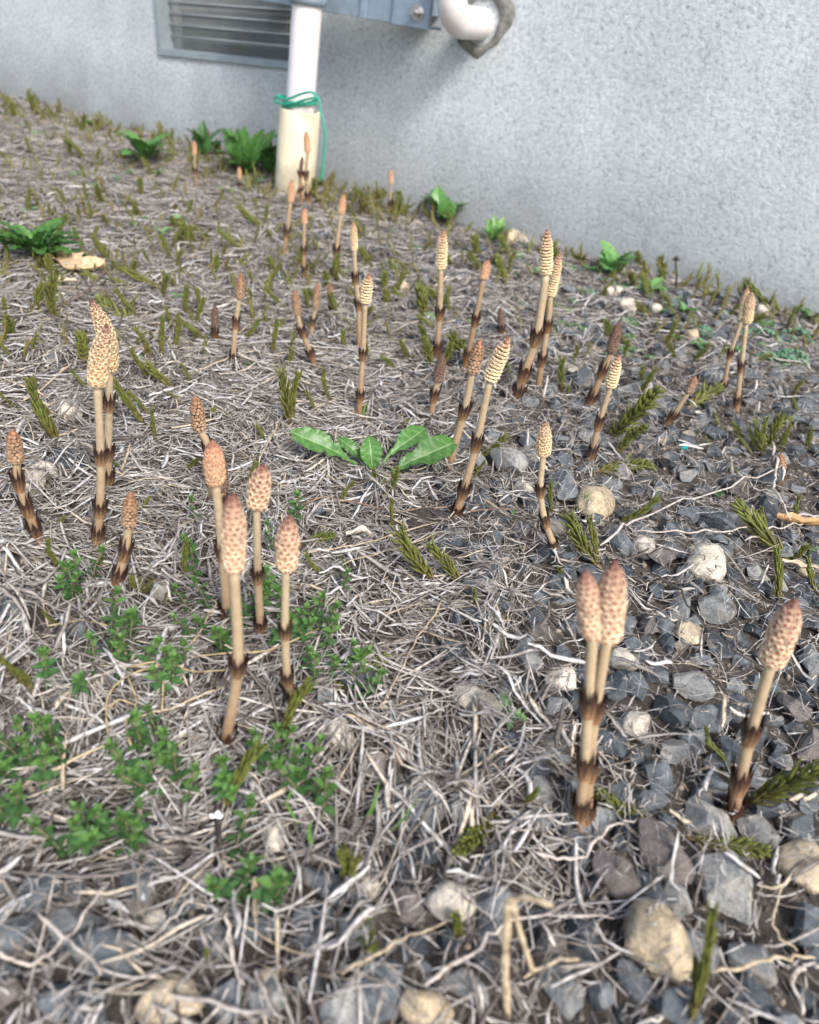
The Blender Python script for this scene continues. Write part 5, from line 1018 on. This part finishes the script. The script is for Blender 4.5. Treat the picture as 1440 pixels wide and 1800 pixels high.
# teal fragment
p = ground_px(1198, 790, 0.006); mb = MB(); mb.add([(0, 0, 0), (0.006, 0.001, 0.001), (0.007, 0.004, 0.002), (0.001, 0.005, 0.001), (0, 0, 0.002), (0.006, 0.001, 0.003), (0.007, 0.004, 0.004), (0.001, 0.005, 0.003)], [(0, 3, 2, 1), (4, 5, 6, 7), (0, 1, 5, 4), (1, 2, 6, 5), (2, 3, 7, 6), (3, 0, 4, 7)])
tag(link('glass_shard', mb.mesh('glass_shard', M['glass'], False), None, p), 'tiny teal glass fragment in the right gravel', 'shard')
# white petal
c = ground_px(380, 1438, 0.014); mb = MB()
for a in (0.3, 1.5, 3.0):
    d = Vector((math.cos(a), math.sin(a), 0.4)) * 0.0035; s_ = Vector((-math.sin(a), math.cos(a), 0)) * 0.0014
    mb.add([Vector((0, 0, 0)), d * 0.6 + s_, d, d * 0.6 - s_, d * 0.5 + Vector((0, 0, 0.0008))], [(0, 4, 1), (1, 4, 2), (2, 4, 3), (3, 4, 0)])
tag(link('flower_petal', mb.mesh('flower_petal', M['petal']), None, c), 'tiny white flower petal above the lower left straw', 'petal')
# grass blades
GB = [([(635, 1452), (655, 1420), (668, 1370)], 'upright grass blade left of the dark flat stone'), ([(668, 1468), (700, 1450), (735, 1403)], 'curved grass blade touching the dark flat stone'), ([(545, 1470), (520, 1440), (497, 1402)], 'grass blade leaning left by the oval cream stone'), ([(552, 1510), (545, 1470), (545, 1440)], 'yellowing grass blade right of the oval cream stone'), ([(515, 1430), (508, 1405), (515, 1385)], 'short grass blade behind the oval cream stone'),
      ([(905, 922), (902, 905), (908, 885)], 'hair-thin grass blade right of the soil clod'), ([(640, 740), (640, 720), (646, 705)], 'tiny grass blade behind the dandelion'), ([(1010, 900), (1030, 875), (1043, 862)], 'thin yellow-green blade over the yellowish rounded stone')]
for pts, lab in GB:
    B = ground_px(*pts[0]); Q = catmull([upright_px(B, *q) - B for q in pts], 8); n = len(Q); V = []; C = []; z = depth(B); w_ = (9 if pts[0][1] > 1300 else 4) * z / F / 2; X = Vector((1, 0.2, 0)).normalized()
    for i, q in enumerate(Q):
        t = i / (n - 1); ww = w_ * (1 - t ** 2.5)
        V += [q - X * ww + Vector((0, 0, 0)), q + Vector((0, ww * 0.5, 0)), q + X * ww]; C += [lerp3((0.30, 0.27, 0.12), (0.13, 0.27, 0.06), min(1, t * 2.5))] * 3
    o = link('grass_blade', mesh('grass_blade', V, [(i * 3 + k, i * 3 + k + 1, i * 3 + k + 4, i * 3 + k + 3) for i in range(n - 1) for k in (0, 1)], M['weedleaf'], True, C), None, B); tag(o, lab, 'grass')
# black seed head
B = ground_px(1187, 512); rt = empty('seed_head', B, 'thin dark stalk with a round black seed head against the wall', 'seed head')
T_ = upright_px(B, 1188, 458) - B; mb = MB(); tube(mb, [Vector((0, 0, 0)), T_ * 0.5 + Vector((0.002, 0, 0)), T_], 0.0016, 6); link('stalk', mb.mesh('stalk', M['black_twig']), rt)
mb = MB()
for k in range(26):
    d = Vector((rnd.gauss(0, 1), rnd.gauss(0, 1), abs(rnd.gauss(0.3, 1)))).normalized(); tube(mb, [T_, T_ + d * 0.007], [0.0013, 0.0004], 5)
link('head', mb.mesh('head', M['black_twig']), rt)
print('stones', NST, 'objects', len(bpy.data.objects))
